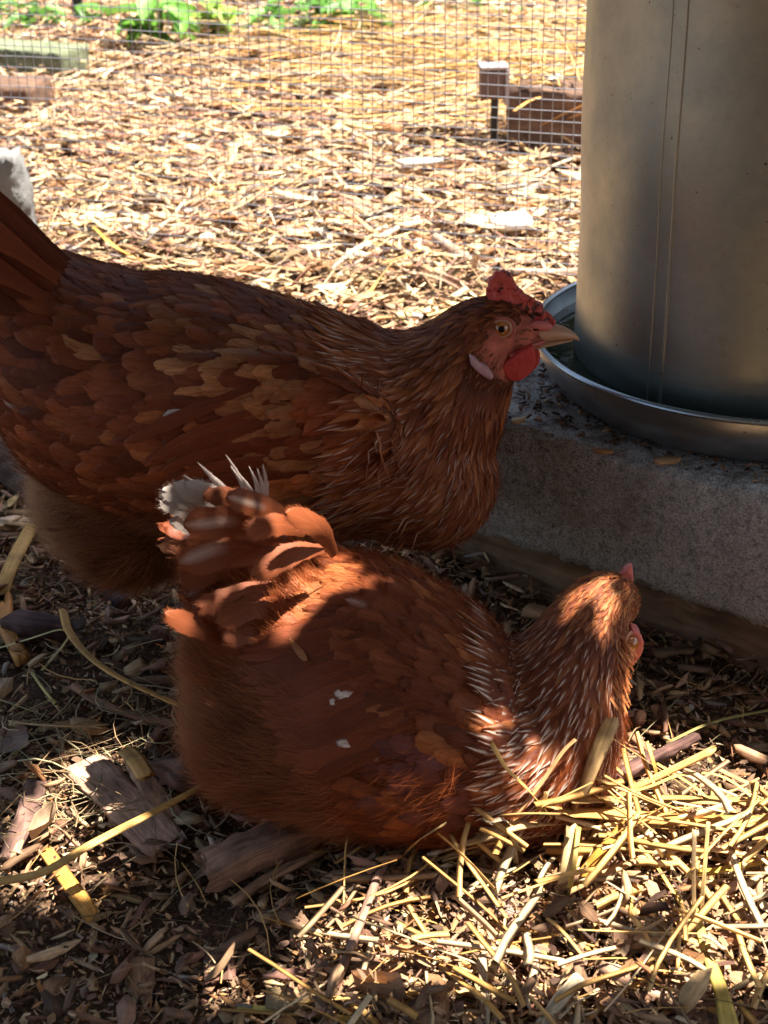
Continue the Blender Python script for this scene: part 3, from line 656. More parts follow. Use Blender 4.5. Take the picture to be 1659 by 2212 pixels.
# pale algae threads floating in the dish
AV = []
for i in range(26):
    a = R(random.uniform(150, 235)); r = random.uniform(.155, .17); x = FC.x+r*math.cos(a); y = FC.y+r*math.sin(a); ang = random.uniform(0, 6.3); pts = []
    for k in range(7):
        pts.append((x, y)); ang += random.uniform(-.9, .9); x += .0028*math.cos(ang); y += .0028*math.sin(ang)
        rr = math.hypot(x-FC.x, y-FC.y)
        if rr > .171 or rr < .15: ang += 2
    AV.append(pts)
V = []; Fq = []
for pts in AV:
    b = len(V)
    for (x, y) in pts: V += [(x-.00016, y-.00016, .1822), (x+.00016, y+.00016, .1823)]
    for k in range(len(pts)-1): Fq.append([b+2*k, b+2*k+1, b+2*k+3, b+2*k+2])
ao = link('algae', npmesh('algae', np.array(V), [np.array(Fq)]), simple('algae_green', (.17, .19, .11), .6), fount); ao['kind'] = 'stuff'

# ------------------------------------------------------------------ background things
M_GSTONE = NT('grey_stone'); _o = M_GSTONE.obj(); _n = M_GSTONE.noise(_o, 28, 6, .65); _n2 = M_GSTONE.noise(_o, 150, 4, .7)
M_GSTONE.P(Base_Color=M_GSTONE.ramp(_n, [(.3, (.10, .10, .10)), (.7, (.19, .19, .185))]), Roughness=.9); M_GSTONE.bump(_n2, .6, .003); M_GSTONE = M_GSTONE.m
so = atz(-150, 520, 0)
o = link('grey_paving_slab', blockmesh('grey_paving_slab', Vector((so.x-.02, 1.90, 0)), Vector((1, .03, 0)).normalized(), Vector((-.03, 1, 0)).normalized(), .02+at(60, 440, 1.90).x-so.x, .05, -.02, .150, .007, .003, 12., .012, .001), M_GSTONE)
for v in o.data.vertices:
    if v.co.z > .10: v.co.x -= (v.co.z-.10)*.2*(1 if v.co.x > so.x+.02 else 0)
tag(o, 'upright grey stone slab at the left edge against the mesh', 'stone slab')
M_MOSS = mat_wood('mossy_board', (.07, .085, .045), (.20, .22, .14)); M_OLDW = mat_wood('old_timber', (.06, .035, .025), (.20, .12, .08))
def board(name, label, a, b, d, h, mat, z0=-.01, seed=1., cat='board', chip=.004):
    A = atz(*a, .03); B = atz(*b, .03); u = (B-A); L = u.length; u.normalize(); v = Vector((-u.y, u.x, 0))
    o = link(name, blockmesh(name, A, u, v, L, d, z0, h, .012, .003, seed, chip, .0), mat); return tag(o, label, cat)
board('mossy_board', 'long pale mossy board lying beyond the mesh at the left edge', (-120, 128), (132, 148), .10, .058, M_MOSS, seed=3)
board('weathered_log', 'short pale weathered timber below the mossy board at the left edge', (-140, 212), (60, 222), .10, .055, M_OLDW, seed=4)
board('timber_edging', 'brown timber with straw on top beside the water fount beyond the mesh', (1090, 300), (1420, 330), .085, .108, M_OLDW, seed=6)
st = empty('garden_stake', tuple(atz(1068, 298, .03))); tag(st, 'black garden stake with a square dark head beside the timber', 'garden stake')
sp_ = atz(1068, 298, .03)
M_BLK = simple('black_iron', (.018, .016, .016), .55); M_CAP = simple('brown_cap', (.13, .075, .06), .6, bumps=(200, .3, .001)); M_SUNFACE = simple('lilac_sunlit_face', (.42, .36, .37), .55)  # pale lilac puts sunlight on the head's top and right side
link('shaft', blockmesh('shaft', sp_+Vector((-.006, 0, 0)), Vector((1, 0, 0)), Vector((0, 1, 0)), .011, .008, -.03, .095, .004, .0004, 1), M_BLK, st)
link('head', blockmesh('head', sp_+Vector((-.022, -.012, 0)), Vector((1, .08, 0)).normalized(), Vector((-.08, 1, 0)).normalized(), .036, .032, .090, .134, .004, .0006, 2, .0012), M_CAP, st)
link('lit_top_plate', blockmesh('lit_top_plate', sp_+Vector((-.0235, -.0135, 0)), Vector((1, .08, 0)).normalized(), Vector((-.08, 1, 0)).normalized(), .043, .036, .1345, .140, .004, .0005, 3, .001), M_SUNFACE, st)  # pale plate painting the sunlit top of the head
link('lit_side_plate', blockmesh('lit_side_plate', sp_+Vector((.0150, -.010, 0)), Vector((1, .08, 0)).normalized(), Vector((-.08, 1, 0)).normalized(), .006, .032, .080, .134, .004, .0005, 3, .001), M_SUNFACE, st)  # pale plate painting the sunlit right side of the head
def bgwood(name, label, pts, wpx, col, **k): return wood(name, label, pts, wpx, col, **k)
WH = (.75, .70, .62)
bgwood('white_stick', 'bright white peeled stick resting on the timber beyond the mesh', [(1128, 208, .085), (1160, 190, .09), (1205, 165, .10)], 26, WH, tk=.4)
straw('straw_stalk', 'yellow bent stalk hanging over the front of the timber', [(1110, 240, .10), (1150, 215, .10), (1215, 200, .09)], 9, Y_)
straw('straw_stalk', 'long straw leaning from the ground onto the timber beside the fount', [(1100, 306, .02), (1180, 265, .06), (1262, 225, .10)], 12, (.6, .40, .16))
straw('straw_stalk', 'thick straw leaning on the timber nearest the fount', [(1130, 312, .01), (1200, 270, .05), (1265, 240, .09)], 14, (.5, .33, .15))
straws('timber_straw', 'loose straw lying on top of the timber beside the fount', 110, (.21, .50, 2.42, 2.53), (.03, .11), (.002, .005), dict(y=5, p=3), .03, .25, .2, .10)
bgwood('peeled_stick', 'pale peeled stick on the chips above the standing hen\'s neck', [(715, 585, .012), (760, 545, .02), (845, 500, .02), (905, 470, .015)], 12, (.66, .5, .38), round_=True)
bgwood('peeled_twig', 'thin pale twig just below the peeled stick above the hen\'s neck', [(720, 600, .01), (790, 555, .014), (850, 520, .014)], 7, (.6, .45, .36), round_=True)
straw('leaning_straw', 'yellow white straw blade standing up behind the standing hen\'s neck', [(783, 655, .01), (812, 612, .03), (848, 565, .055)], 20, (.72, .58, .25), thick=.12, taper=(.9, .5))
bgwood('wood_stub', 'pale cut stub standing on the chips left of the comb', [(1022, 600, .0), (1024, 570, .03), (1030, 545, .05)], 14, (.66, .5, .34), round_=True)
bgwood('thick_branch', 'grey brown branch pointing down to the standing hen\'s comb', [(940, 515, .02), (985, 545, .02), (1030, 575, .015)], 24, (.33, .22, .16), round_=True)
bgwood('level_branch', 'long level brown branch behind the fount dish', [(1090, 590, .02), (1180, 592, .02), (1250, 590, .02)], 22, (.38, .25, .18), round_=True)
bgwood('dark_stick', 'dark level stick across the chips right of centre beyond the mesh', [(640, 398, .02), (760, 392, .02), (900, 410, .02), (1000, 415, .02)], 13, (.16, .12, .10), round_=True)
bgwood('dark_stick', 'dark chip pile stick near the left middle of the yard', [(292, 432, .02), (350, 432, .024), (425, 436, .02)], 16, (.13, .085, .06), tk=.5)
chip_on('pale_chip', 'brightest round white chip above the standing hen\'s comb', 1105, 487, .03, .055, .045, .1, (.85, .82, .76), .01)
chip_on('pale_chip', 'long white chip in the middle right of the yard', 905, 355, .03, .07, .022, .2, WH, .006)
chip_on('pale_chip', 'white chip left of the brightest round chip', 1025, 480, .025, .04, .025, -.5, (.8, .72, .6), .006)
chip_on('pink_bark_chip', 'broad pinkish bark chip low in the left part of the yard', 398, 632, .02, .05, .03, .0, (.42, .29, .25), .006)
chip_on('pale_chip', 'white paper like chip at the top under the middle weed', 968, 78, .03, .10, .035, -.3, (.85, .82, .78), .006)
straw('golden_leaf', 'curved golden leaf blade on the chips above the standing hen\'s back', [(200, 488, .05), (245, 530, .04), (300, 560, .02), (348, 578, .012)], 16, (.62, .40, .10), thick=.12, taper=(.5, 1.3))
straw('golden_straw', 'thin golden stem right of the curved golden leaf blade', [(345, 580, .01), (400, 568, .012), (480, 562, .015)], 8, (.62, .46, .12))
bgwood('dark_bark_bit', 'dark bark bit sticking up behind the standing hen\'s back', [(325, 560, .012), (350, 545, .03), (352, 540, .035)], 12, (.08, .05, .03))

# weeds at the top
M_WEED = NT('weed_leaf'); _c = M_WEED.attr('Col'); M_WEED.P(Base_Color=_c, Roughness=.5); translucent(M_WEED, .35, _c); M_WEED = M_WEED.m
def weed(label, px, py, spread, hgt, n, col, lsize=.05):
    p = atz(px, py, 0); root = empty('weed', tuple(p)); tag(root, label, 'weed', 'weeds at the top edge of the yard')
    for k in range(n):
        a = random.uniform(0, 6.28); r = spread*random.uniform(.1, 1); top = p+Vector((r*math.cos(a), r*.6*math.sin(a), hgt*random.uniform(.35, 1)))
        ribbon_part('stem', [p, p.lerp(top, .55)+Vector((0, 0, hgt*.15)), top], .003, (.16, .22, .06), M_WEED, root, k=3)
        L = lsize*random.uniform(.6, 1.2); W = L*.5; b = random.uniform(0, 6.28); e1 = Vector((math.cos(b), math.sin(b), random.uniform(-.5, .4))).normalized(); e2 = Vector((0, 0, 1)).cross(e1).normalized(); e3 = e1.cross(e2)
        V = []; NU = 7
        for i in range(NU):
            u = i/(NU-1); w = W*math.sin(math.pi*min(1, u*.93+.06))**.8*(1+.25*(i % 2))
            for s in (-1, 0, 1): V.append(tuple(top+e1*u*L+e2*s*w/2+e3*(.18*L*abs(s)-.35*L*u*u)))
        cc = np.array(col)*random.uniform(.7, 1.3)
        link('leaf', npmesh('leaf', np.array(V), [grid_faces(NU, 3)], np.tile(cc, (len(V), 1)), smooth=True), M_WEED, root)
GR = (.13, .30, .06); LG = (.26, .42, .08)
weed('leafy green weed nearest the top left corner of the yard', 105, 80, .13, .06, 22, GR)
weed('small green weed left of the dark post in the top left', 30, 66, .10, .06, 14, GR)
weed('tall bright green weed below the top edge, left of the black tub', 352, 122, .06, .11, 22, (.14, .32, .05), .07)
weed('yellow green weed standing in front of the black tub', 462, 100, .05, .09, 12, LG, .06)
weed('broad dark green weed right of the black tub', 690, 100, .12, .09, 60, GR, .05)
weed('low green weed left of the broad dark green weed', 585, 84, .08, .045, 12, GR, .045)
weed('small lone weed right of the broad dark green weed', 802, 96, .03, .05, 6, (.12, .26, .05), .055)
weed('sparse weed at the top right of the yard before the fount', 940, 46, .2, .05, 16, GR, .04)
tp = atz(578, 27, 0)
tub = empty('black_tub', (tp.x, tp.y+.135, 0)); tag(tub, 'low black rubber tub behind the weeds at the top edge', 'tub')
tc = Vector((tp.x, tp.y+.135, 0))
lathe('wall', [(.13, 0), (.15, .02), (.17, .10), (.168, .10), (.14, .02), (0, .012)], tc, 48, simple('black_rubber', (.02, .02, .025), .5), tub)
lathe('rim', [(.17+.006*math.cos(a), .10+.006*math.sin(a)) for a in np.linspace(0, 2*math.pi, 9)], tc, 48, M_BLK, tub)
pp = atz(160, 62, 0)
o = link('dark_post', blockmesh('dark_post', pp, Vector((1, 0, 0)), Vector((0, 1, 0)), .022, .022, -.02, .35, .011, .001, 3, .001), M_BLK); tag(o, 'thin dark post between the weeds in the top left', 'post')

# ------------------------------------------------------------------ hens
def ellipsoid_union(ells, voxel, smooth=6):
    bm = bmesh.new()
    bmesh.ops.create_icosphere(bm, subdivisions=3, radius=1.0)
    T = np.array([v.co[:] for v in bm.verts]); Fi = np.array([[v.index for v in f.verts] for f in bm.faces]); bm.free()
    V = []; Fs = []
    for i, (c, rad, rotm) in enumerate(ells):
        Q = T*np.array(rad)
        if rotm is not None: Q = Q @ np.array(rotm.to_3x3()).T
        V.append(Q+np.array(c)); Fs.append(Fi+i*len(T))
    me = npmesh('body', np.vstack(V), [np.vstack(Fs)])
    ob = bpy.data.objects.new('tmp', me); C.objects.link(ob)
    m = ob.modifiers.new('r', 'REMESH'); m.mode = 'VOXEL'; m.voxel_size = voxel
    m = ob.modifiers.new('s', 'SMOOTH'); m.factor = .6; m.iterations = smooth
    dg = bpy.context.evaluated_depsgraph_get(); dg.update()
    out = bpy.data.meshes.new_from_object(ob.evaluated_get(dg)); bpy.data.objects.remove(ob); bpy.data.meshes.remove(me)
    out.shade_smooth(); return out
class Hen:
    def __init__(s, st, extra, voxel, root):
        s.root = root; P = []; 
        for (px, py, r, Y, lat) in st:
            p = at(px, py, Y); P.append((*p, r/pxm(p), lat))
        P = np.array(P); n = len(P); s.n = n
        t = np.linspace(0, n-1, (n-1)*7+1); D = []
        for k in t:
            i = min(int(k), n-2); f = k-i
            a, b, c, d = P[max(i-1, 0)], P[i], P[i+1], P[min(i+2, n-1)]
            D.append(.5*((2*b)+(c-a)*f+(2*a-5*b+4*c-d)*f*f+(3*b-a-3*c+d)*f**3))
        s.D = np.array(D); s.t = t
        tg = np.gradient(s.D[:, :3], axis=0); s.T = tg/np.linalg.norm(tg, axis=1, keepdims=True)
        ells = []
        for i, d in enumerate(s.D):
            e = .45 if 1 < i < len(s.D)-3 else .8
            ells.append(((d[0], d[1], d[2]), (d[3]*e, d[4], d[3]), Matrix.Rotation(-math.atan2(s.T[i][2], s.T[i][0]), 4, 'Y')))
        for (px, py, Y, rad, ang) in extra:
            ells.append((at(px, py, Y), rad, Matrix.Rotation(ang, 4, 'Y')))
        s.me = ellipsoid_union(ells, voxel)
        s.me.calc_loop_triangles()
        s.V = np.empty(len(s.me.vertices)*3, np.float32); s.me.vertices.foreach_get('co', s.V); s.V = s.V.reshape(-1, 3)
        tr = np.empty(len(s.me.loop_triangles)*3, np.int32); s.me.loop_triangles.foreach_get('vertices', tr); s.tr = tr.reshape(-1, 3)
        N = np.empty(len(s.me.vertices)*3, np.float32); s.me.vertices.foreach_get('normal', N); s.N = N.reshape(-1, 3)
        s.bvh = BVHTree.FromPolygons(s.V.tolist(), s.tr.tolist())
    def spine(s, p):
        """station number and spine tangent for points p (k,3)"""
        d = np.linalg.norm((p[:, None]-s.D[None, :, :3])*np.array([1, .9, 1]), axis=2)/(s.D[None, :, 3]+.02)
        w = np.exp(-(d-d.min(1, keepdims=True))*9); w /= w.sum(1, keepdims=True); return w @ s.t, unit(w @ s.T)
    def hit(s, px, py):
        d = ray(px, py).normalized(); h = s.bvh.ray_cast(CO, d)
        if h[0] is None:
            # nearest surface point to the ray
            q = at(px, py, float(s.D[:, 1].mean())); h = s.bvh.find_nearest(q); 
        return h[0], h[1]
    def sample(s, n, spacing, keep):
        a, b, c = [s.V[s.tr[:, k]] for k in range(3)]
        ar = np.linalg.norm(np.cross(b-a, c-a), axis=1); k = rs.choice(len(ar), n, p=ar/ar.sum())
        u = rs.uniform(0, 1, (n, 2)); m = u.sum(1) > 1; u[m] = 1-u[m]
        p = a[k]+(b[k]-a[k])*u[:, :1]+(c[k]-a[k])*u[:, 1:]
        nn = s.N[s.tr[k, 0]]
        st, tg = s.spine(p); m = keep(p, nn, st); p, nn, st, tg = p[m], nn[m], st[m], tg[m]
        if spacing > 0:
            g = {}; ok = []
            for i, q in enumerate(p):
                c = (int(q[0]//spacing), int(q[1]//spacing), int(q[2]//spacing)); bad = False
                for dx in (-1, 0, 1):
                    for dy in (-1, 0, 1):
                        for dz in (-1, 0, 1):
                            for j in g.get((c[0]+dx, c[1]+dy, c[2]+dz), ()):
                                e = p[j]-q
                                if e[0]*e[0]+e[1]*e[1]+e[2]*e[2] < spacing*spacing: bad = True; break
                            if bad: break
                        if bad: break
                    if bad: break
                if not bad: g.setdefault(c, []).append(i); ok.append(i)
            p, nn, st, tg = p[ok], nn[ok], st[ok], tg[ok]
        return p, nn, st, tg
def on(hen, px, py, off=.004):
    h, n = hen.hit(px, py); return h+n*off, n
def unit(a): return a/np.maximum(np.linalg.norm(a, axis=-1, keepdims=True), 1e-9)
def feather_profile(v, kind):
    if kind == 'lance': return np.minimum(1, (v+.05)*3.2)*np.clip(1-v, 0, 1)**.75*1.25
    if kind == 'broad': return np.minimum(1, .45+v*1.1)*np.sqrt(np.clip(1-np.clip((v-.76)/.24, 0, 1)**2.4, .0, 1))
    if kind == 'tiny': return np.minimum(1, (v+.2)*3)*np.clip(1-v, 0, 1)**.5
    return np.minimum(1, .35+v*1.3)*np.sqrt(np.clip(1-np.clip((v-.66)/.34, 0, 1)**2, .0, 1))
def feather_mesh(hen, name, P, N, D, L, W, col, lift=.3, kind='round', streak=None, edge=1.25, NV=6, camber=.16, base_off=.0006, project=True, tipdrop=0.):
    n = len(P); NU = 5
    D = unit(D-N*np.sum(D*N, 1, keepdims=True)); S = np.cross(N, D)
    v = np.linspace(0, 1, NV)
    if kind == 'round': v = np.array([0, .3, .58, .8, .93, 1.]); NV = 6
    u = np.array([-1, -.5, 0, .5, 1.])
    w = feather_profile(v, kind)
    jit = rs.normal(0, .05, (n, NV, NU)); jit[:, :, 2] *= .2
    uu = u[None, None, :]*w[None, :, None]*(1+jit)
    vv = v[None, :, None]*np.ones((n, 1, NU)) - (np.abs(u)**2)[None, None, :]*(.06*(kind == 'round')) + (rs.normal(0, .03, (n, NV, NU)) if kind == 'round' else 0)
    vv = np.clip(vv, 0, None)
    bend = rs.normal(0, .10, n)[:, None, None]
    X = P[:, None, None]+D[:, None, None]*(vv*L[:, None, None])[..., None]+S[:, None, None]*((uu*.5*W[:, None, None])+bend*vv**2*L[:, None, None])[..., None]
    if project:
        Xf = X.reshape(-1, 3); out = np.empty_like(Xf); nn = np.empty_like(Xf); fn = hen.bvh.find_nearest
        for i, q in enumerate(Xf.tolist()):
            h = fn(q); out[i] = h[0]; nn[i] = h[1]
        X2 = out.reshape(n, NV, NU, 3); NN = unit(nn.reshape(n, NV, NU, 3)*.5+N[:, None, None]*.5)
        far_ = np.linalg.norm(X-X2, axis=3, keepdims=True)
        X = np.where(far_ > .012, X, X2)
    else: NN = np.broadcast_to(N[:, None, None], X.shape)
    lf = (lift*rs.uniform(.6, 1.4, n))[:, None, None]
    off = base_off+lf*L[:, None, None]*(vv**1.15)*.5 - camber*W[:, None, None]*(u**2)[None, None, :]*np.minimum(1, vv*1.4) - tipdrop*L[:, None, None]*vv**3
    X = X+NN*off[..., None]
    base = (np.arange(n)*NV*NU)[:, None, None]; gf = grid_faces(NV, NU)
    Fq = base+gf[None]
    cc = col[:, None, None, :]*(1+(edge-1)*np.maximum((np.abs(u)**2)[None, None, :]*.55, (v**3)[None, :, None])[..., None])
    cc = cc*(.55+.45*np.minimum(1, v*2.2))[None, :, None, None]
    G = np.stack([np.broadcast_to(u[None, None], vv.shape), np.broadcast_to(v[None, :, None], vv.shape), np.broadcast_to((np.zeros(n) if streak is None else streak)[:, None, None], vv.shape)], -1)
    return npmesh(name, X.reshape(-1, 3), [Fq.reshape(-1, 4)], cc.reshape(-1, 3), G.reshape(-1, 3), smooth=True)
def down_mesh(name, P, N, D, L, col, w=.00016, out=.5, K=3, tipcol=1.3):
    n = len(P); D = unit(D-N*np.sum(D*N, 1, keepdims=True)); A = unit(D+N*(out*rs.uniform(.4, 1.6, n))[:, None]+rs.normal(0, .22, (n, 3)))
    B = rs.normal(0, .35, (n, 3)); S = unit(np.cross(A, rs.normal(0, 1, (n, 3))))
    t = np.linspace(0, 1, K)[None, :, None]
    c = P[:, None]+A[:, None]*t*L[:, None, None]+(B[:, None]+D[:, None]*.4-N[:, None]*.25)*t**2*L[:, None, None]*.6
    ww = (w*(1-t*.75))
    V = np.stack([c-S[:, None]*ww, c+S[:, None]*ww], 2).reshape(-1, 3)
    idx = np.arange(K*2).reshape(K, 2); f = np.stack([idx[:-1, 0], idx[:-1, 1], idx[1:, 1], idx[1:, 0]], -1)
    Fq = (np.arange(n)*K*2)[:, None, None]+f[None]
    cc = col[:, None, None]*(1+(tipcol-1)*t)[..., None]*np.ones((1, 1, 2, 1))
    return npmesh(name, V, [Fq.reshape(-1, 4)], np.clip(cc, 0, .9).reshape(-1, 3))
def one_feather(name, pts, W, N, col, root, kind='round', streak=0., mat=None, edge=1.2, NV=12, camber=.18, NU=9, notch=.06, label=None, fray=1.):
    """a single large feather swept along pts; N is the way its upper face looks"""
    c = catmull(pts, 6); m = len(c); V = []; G = []; CC = []; N = Vector(N).normalized(); ph = random.uniform(0, 90)
    nt = [random.random() < .35 for _ in range(40)]
    raw = c; LL = [0.]
    for i in range(1, m): LL.append(LL[-1]+(raw[i]-raw[i-1]).length)
    vs = [1-(1-i/(NV+3))**1.7 for i in range(NV+4)]; c = []
    for vv_ in vs:
        d = vv_*LL[-1]; i = min(max(np.searchsorted(LL, d), 1), m-1); f = (d-LL[i-1])/(LL[i]-LL[i-1]+1e-9); c.append(raw[i-1].lerp(raw[i], f))
    m = len(c)
    for i in range(m):
        v = vs[i]; t = (c[min(i+1, m-1)]-c[max(i-1, 0)]).normalized(); s = N.cross(t).normalized(); up = t.cross(s)
        w = float(feather_profile(np.array([v]), kind)[0])*W/2
        for j in range(NU):
            u = -1+2*j/(NU-1); rag = 1-notch*abs(nz((v*22, u*3, ph)))*abs(u)*2.0
            p = c[i]+s*u*w*rag-up*camber*W*u*u-t*abs(u)**2*W*.12*(1 if kind == 'round' else 0)+t*W*notch*nz((u*7, ph, 1))*(v**4)
            V.append(tuple(p)); G.append((u, v, streak)); e = 1+(edge-1)*max(abs(u)**2*.5, v**3); CC.append([k*e*(.8+.2*min(1, v*3)) for k in col])
    base = np.array(V).reshape(m, NU, 3); cb = np.array(CC).reshape(m, NU, 3); Fb = []; nb = int(70*fray)
    for side in (0, NU-1):
        for q in range(nb):
            f = random.uniform(.12, .999)*(m-1); i = min(int(f), m-2); e = base[i, side]*(1-(f-i))+base[i+1, side]*(f-i)
            inn = base[i, NU//2]; t = base[i+1, NU//2]-inn; t /= np.linalg.norm(t)+1e-9; o_ = e-inn; o_ /= np.linalg.norm(o_)+1e-9
            d = o_*random.uniform(.25, .8)+t*random.uniform(.5, 1.)+np.random.normal(0, .12, 3); d /= np.linalg.norm(d); l = W*random.uniform(.06, .22)*(.5+.8*vs[i])
            k0 = len(V); a_ = t*random.uniform(.00012, .0003)
            V += [tuple(e-d*l*.3-a_), tuple(e-d*l*.3+a_), tuple(e+d*l)]; CC += [list(cb[i, side]*random.uniform(.85, 1.25))]*3; G += [(.5, .5, 0)]*3; Fb.append([k0, k0+1, k0+2])
    me = npmesh(name, np.array(V), [grid_faces(m, NU)]+([np.array(Fb)] if Fb else []), np.array(CC), np.array(G), smooth=True)
    o = link(name, me, mat or M_FEA, root)
    if label: o['label'] = label
    return o
def outline_solid(name, pts, Y, thick, voxel, amp, mat, root, to3=None, sm=3, fr=300, taper=None):
    """a fleshy flat shape: traced outline given real thickness, remeshed and made lumpy"""
    P = [to3(x, y) if to3 else at(x, y, Y) for x, y in pts]
    bm = bmesh.new(); vs = [bm.verts.new(p) for p in P]; f = bm.faces.new(vs); bm.normal_update(); nrm = f.normal.copy()
    bmesh.ops.triangulate(bm, faces=[f]); ext = bmesh.ops.extrude_face_region(bm, geom=bm.faces[:])
    ev = [v for v in ext['geom'] if isinstance(v, bmesh.types.BMVert)]; bmesh.ops.translate(bm, verts=ev, vec=nrm*thick)
    bmesh.ops.translate(bm, verts=bm.verts, vec=-nrm*thick/2); bmesh.ops.recalc_face_normals(bm, faces=bm.faces)
    me = bpy.data.meshes.new(name); bm.to_mesh(me); bm.free()
    ob = bpy.data.objects.new('tmp', me); C.objects.link(ob)
    m = ob.modifiers.new('r', 'REMESH'); m.mode = 'VOXEL'; m.voxel_size = voxel
    m = ob.modifiers.new('s', 'SMOOTH'); m.factor = .6; m.iterations = sm
    dg = bpy.context.evaluated_depsgraph_get(); dg.update(); out = bpy.data.meshes.new_from_object(ob.evaluated_get(dg))
    bpy.data.objects.remove(ob)
    for v in out.vertices: v.co += v.normal*amp*(nz(v.co, fr)+.6*nz(v.co, fr*2.3))
    out.name = name; out.shade_smooth(); return link(name, out, mat, root)
def blob(name, cen, rad, mat, root, rotm=None, sub=3, lump=0.):
    bm = bmesh.new(); bmesh.ops.create_icosphere(bm, subdivisions=sub, radius=1.0)
    for v in bm.verts:
        q = Vector((v.co.x*rad[0], v.co.y*rad[1], v.co.z*rad[2])); q += q.normalized()*lump*nz(v.co, 2.5)
        v.co = (rotm.to_3x3() @ q if rotm else q)+cen
    me = bpy.data.meshes.new(name); bm.to_mesh(me); bm.free(); me.shade_smooth(); return link(name, me, mat, root)
def spots(hen, lst):
    return [(np.array(hen.hit(x, y)[0]), r, np.array(c)) for (x, y, r, c) in lst]
def apply_spots(P, col, sp, jit=.15):
    for c, r, k in sp:
        m = (np.linalg.norm(P-c, axis=1) < r) & (rs.uniform(0, 1, len(P)) < (.5 if r > .009 else 1)); col[m] = k*rs.uniform(1-jit, 1+jit, (m.sum(), 1))
    return col
M_BODY = NT('feathered_body'); M_BODY.P(Base_Color=M_BODY.attr('Col'), Roughness=.8); M_BODY.b.inputs['Specular IOR Level'].default_value = .2
M_BODY.bump(M_BODY.noise(M_BODY.obj(), 700, 3), .4, .001); M_BODY = M_BODY.m
def paint_body(hen, fn):
    a = hen.me.attributes.new('Col', 'FLOAT_COLOR', 'POINT'); st, _ = hen.spine(hen.V)
    c = np.ones((len(hen.V), 4), np.float32); c[:, :3] = fn(hen.V, st); a.data.foreach_set('color', c.ravel())
MAHO = np.array([.145, .034, .012]); RUST = np.array([.225, .058, .019]); TANF = np.array([.43, .175, .066]); ORNG = np.array([.34, .105, .032]); WHF = np.array([.70, .60, .52])
def mixcol(n, cols, p, lo=.8, hi=1.2):
    return np.array(cols)[rs.choice(len(cols), n, p=p)]*rs.uniform(lo, hi, (n, 1))

# ---- the standing hen, side on, reaching over the dish
h1r = empty('hen', tuple(atz(560, 1395, 0))); tag(h1r, 'reddish brown hen standing behind with its head over the water dish', 'hen')
H1 = Hen([(-90, 590, 95, 1.05, .045), (20, 665, 150, 1.045, .065), (140, 760, 212, 1.04, .085), (270, 845, 268, 1.035, .098), (420, 880, 278, 1.03, .102),
          (560, 900, 262, 1.03, .100), (700, 920, 235, 1.03, .092), (830, 922, 215, 1.03, .082), (925, 870, 178, 1.03, .064), (992, 800, 130, 1.03, .046),
          (1035, 742, 98, 1.03, .033), (1078, 722, 84, 1.03, .0235), (1130, 724, 52, 1.03, .015), (1158, 728, 34, 1.03, .009)],
         [(190, 1050, 1.03, (.036, .062, .046), 0), (290, 1115, 1.02, (.050, .075, .038), .1), (150, 950, 1.04, (.024, .055, .034), 0), (600, 1040, .985, (.07, .04, .038), .15),
          (560, 940, .955, (.095, .024, .060), .10), (690, 1040, .965, (.035, .022, .034), .2), (880, 1000, 1.02, (.066, .075, .052), .5)], .0042, h1r)
HD1 = at(1083, 713, 1.03)
def skin1(V, st):
    c = np.tile(MAHO*.7, (len(V), 1))
    e = V-np.array(at(1108, 735, 1.03)); m = (e[:, 0] > -.034) & (e[:, 0] < .028) & (np.abs(e[:, 2]) < .020) & (st > 9.6)
    nn = np.array([nz(v, 160) for v in V[m]]).reshape(-1, 1); c[m] = np.array([.48, .13, .085])*(1+.6*nn); return c
paint_body(H1, skin1); link('body', H1.me, M_BODY, h1r)
def face1(p):                       # bare face: a skewed oval from behind the eye to the gape
    a = np.array(at(1085, 718, 1.03)); b = np.array(at(1150, 738, 1.03)); d = b-a; t = np.clip(((p-a)@d)/(d@d), 0, 1)
    e = p-(a+t[:, None]*d); m1 = np.hypot(e[:, 0], e[:, 2]) < .0135-.004*t
    a = np.array(at(1040, 752, 1.03)); b = np.array(at(1108, 772, 1.03)); d = b-a; t = np.clip(((p-a)@d)/(d@d), 0, 1)
    e = p-(a+t[:, None]*d); return m1 | (np.hypot(e[:, 0], e[:, 2]) < .0125)
def fluffzone1(p): 
    q = np.array(at(330, 1000, 1.03)); return (p[:, 2] < q[2]-(p[:, 0]-q[0])*.1) & (p[:, 0] < np.array(at(430, 1000, 1.0))[0])
yel = spots(H1, [(430, 765, .012, TANF), (455, 815, .014, TANF*1.1), (530, 815, .011, TANF), (220, 775, .010, TANF*.8), (250, 770, .008, TANF*.8), (620, 750, .016, TANF*.9), (590, 790, .012, TANF), (650, 840, .013, TANF*.95),
                 (560, 760, .012, TANF*.8), (690, 770, .012, TANF*.8), (620, 880, .016, TANF*.8), (560, 900, .012, TANF*.75), (660, 900, .012, TANF*.7),
                 (440, 888, .0045, WHF*.8), (436, 846, .003, WHF*.8), (425, 640, .008, TANF*.6), (700, 1050, .022, ORNG*1.4), (630, 970, .02, TANF*.7), (720, 990, .015, TANF*.7)])
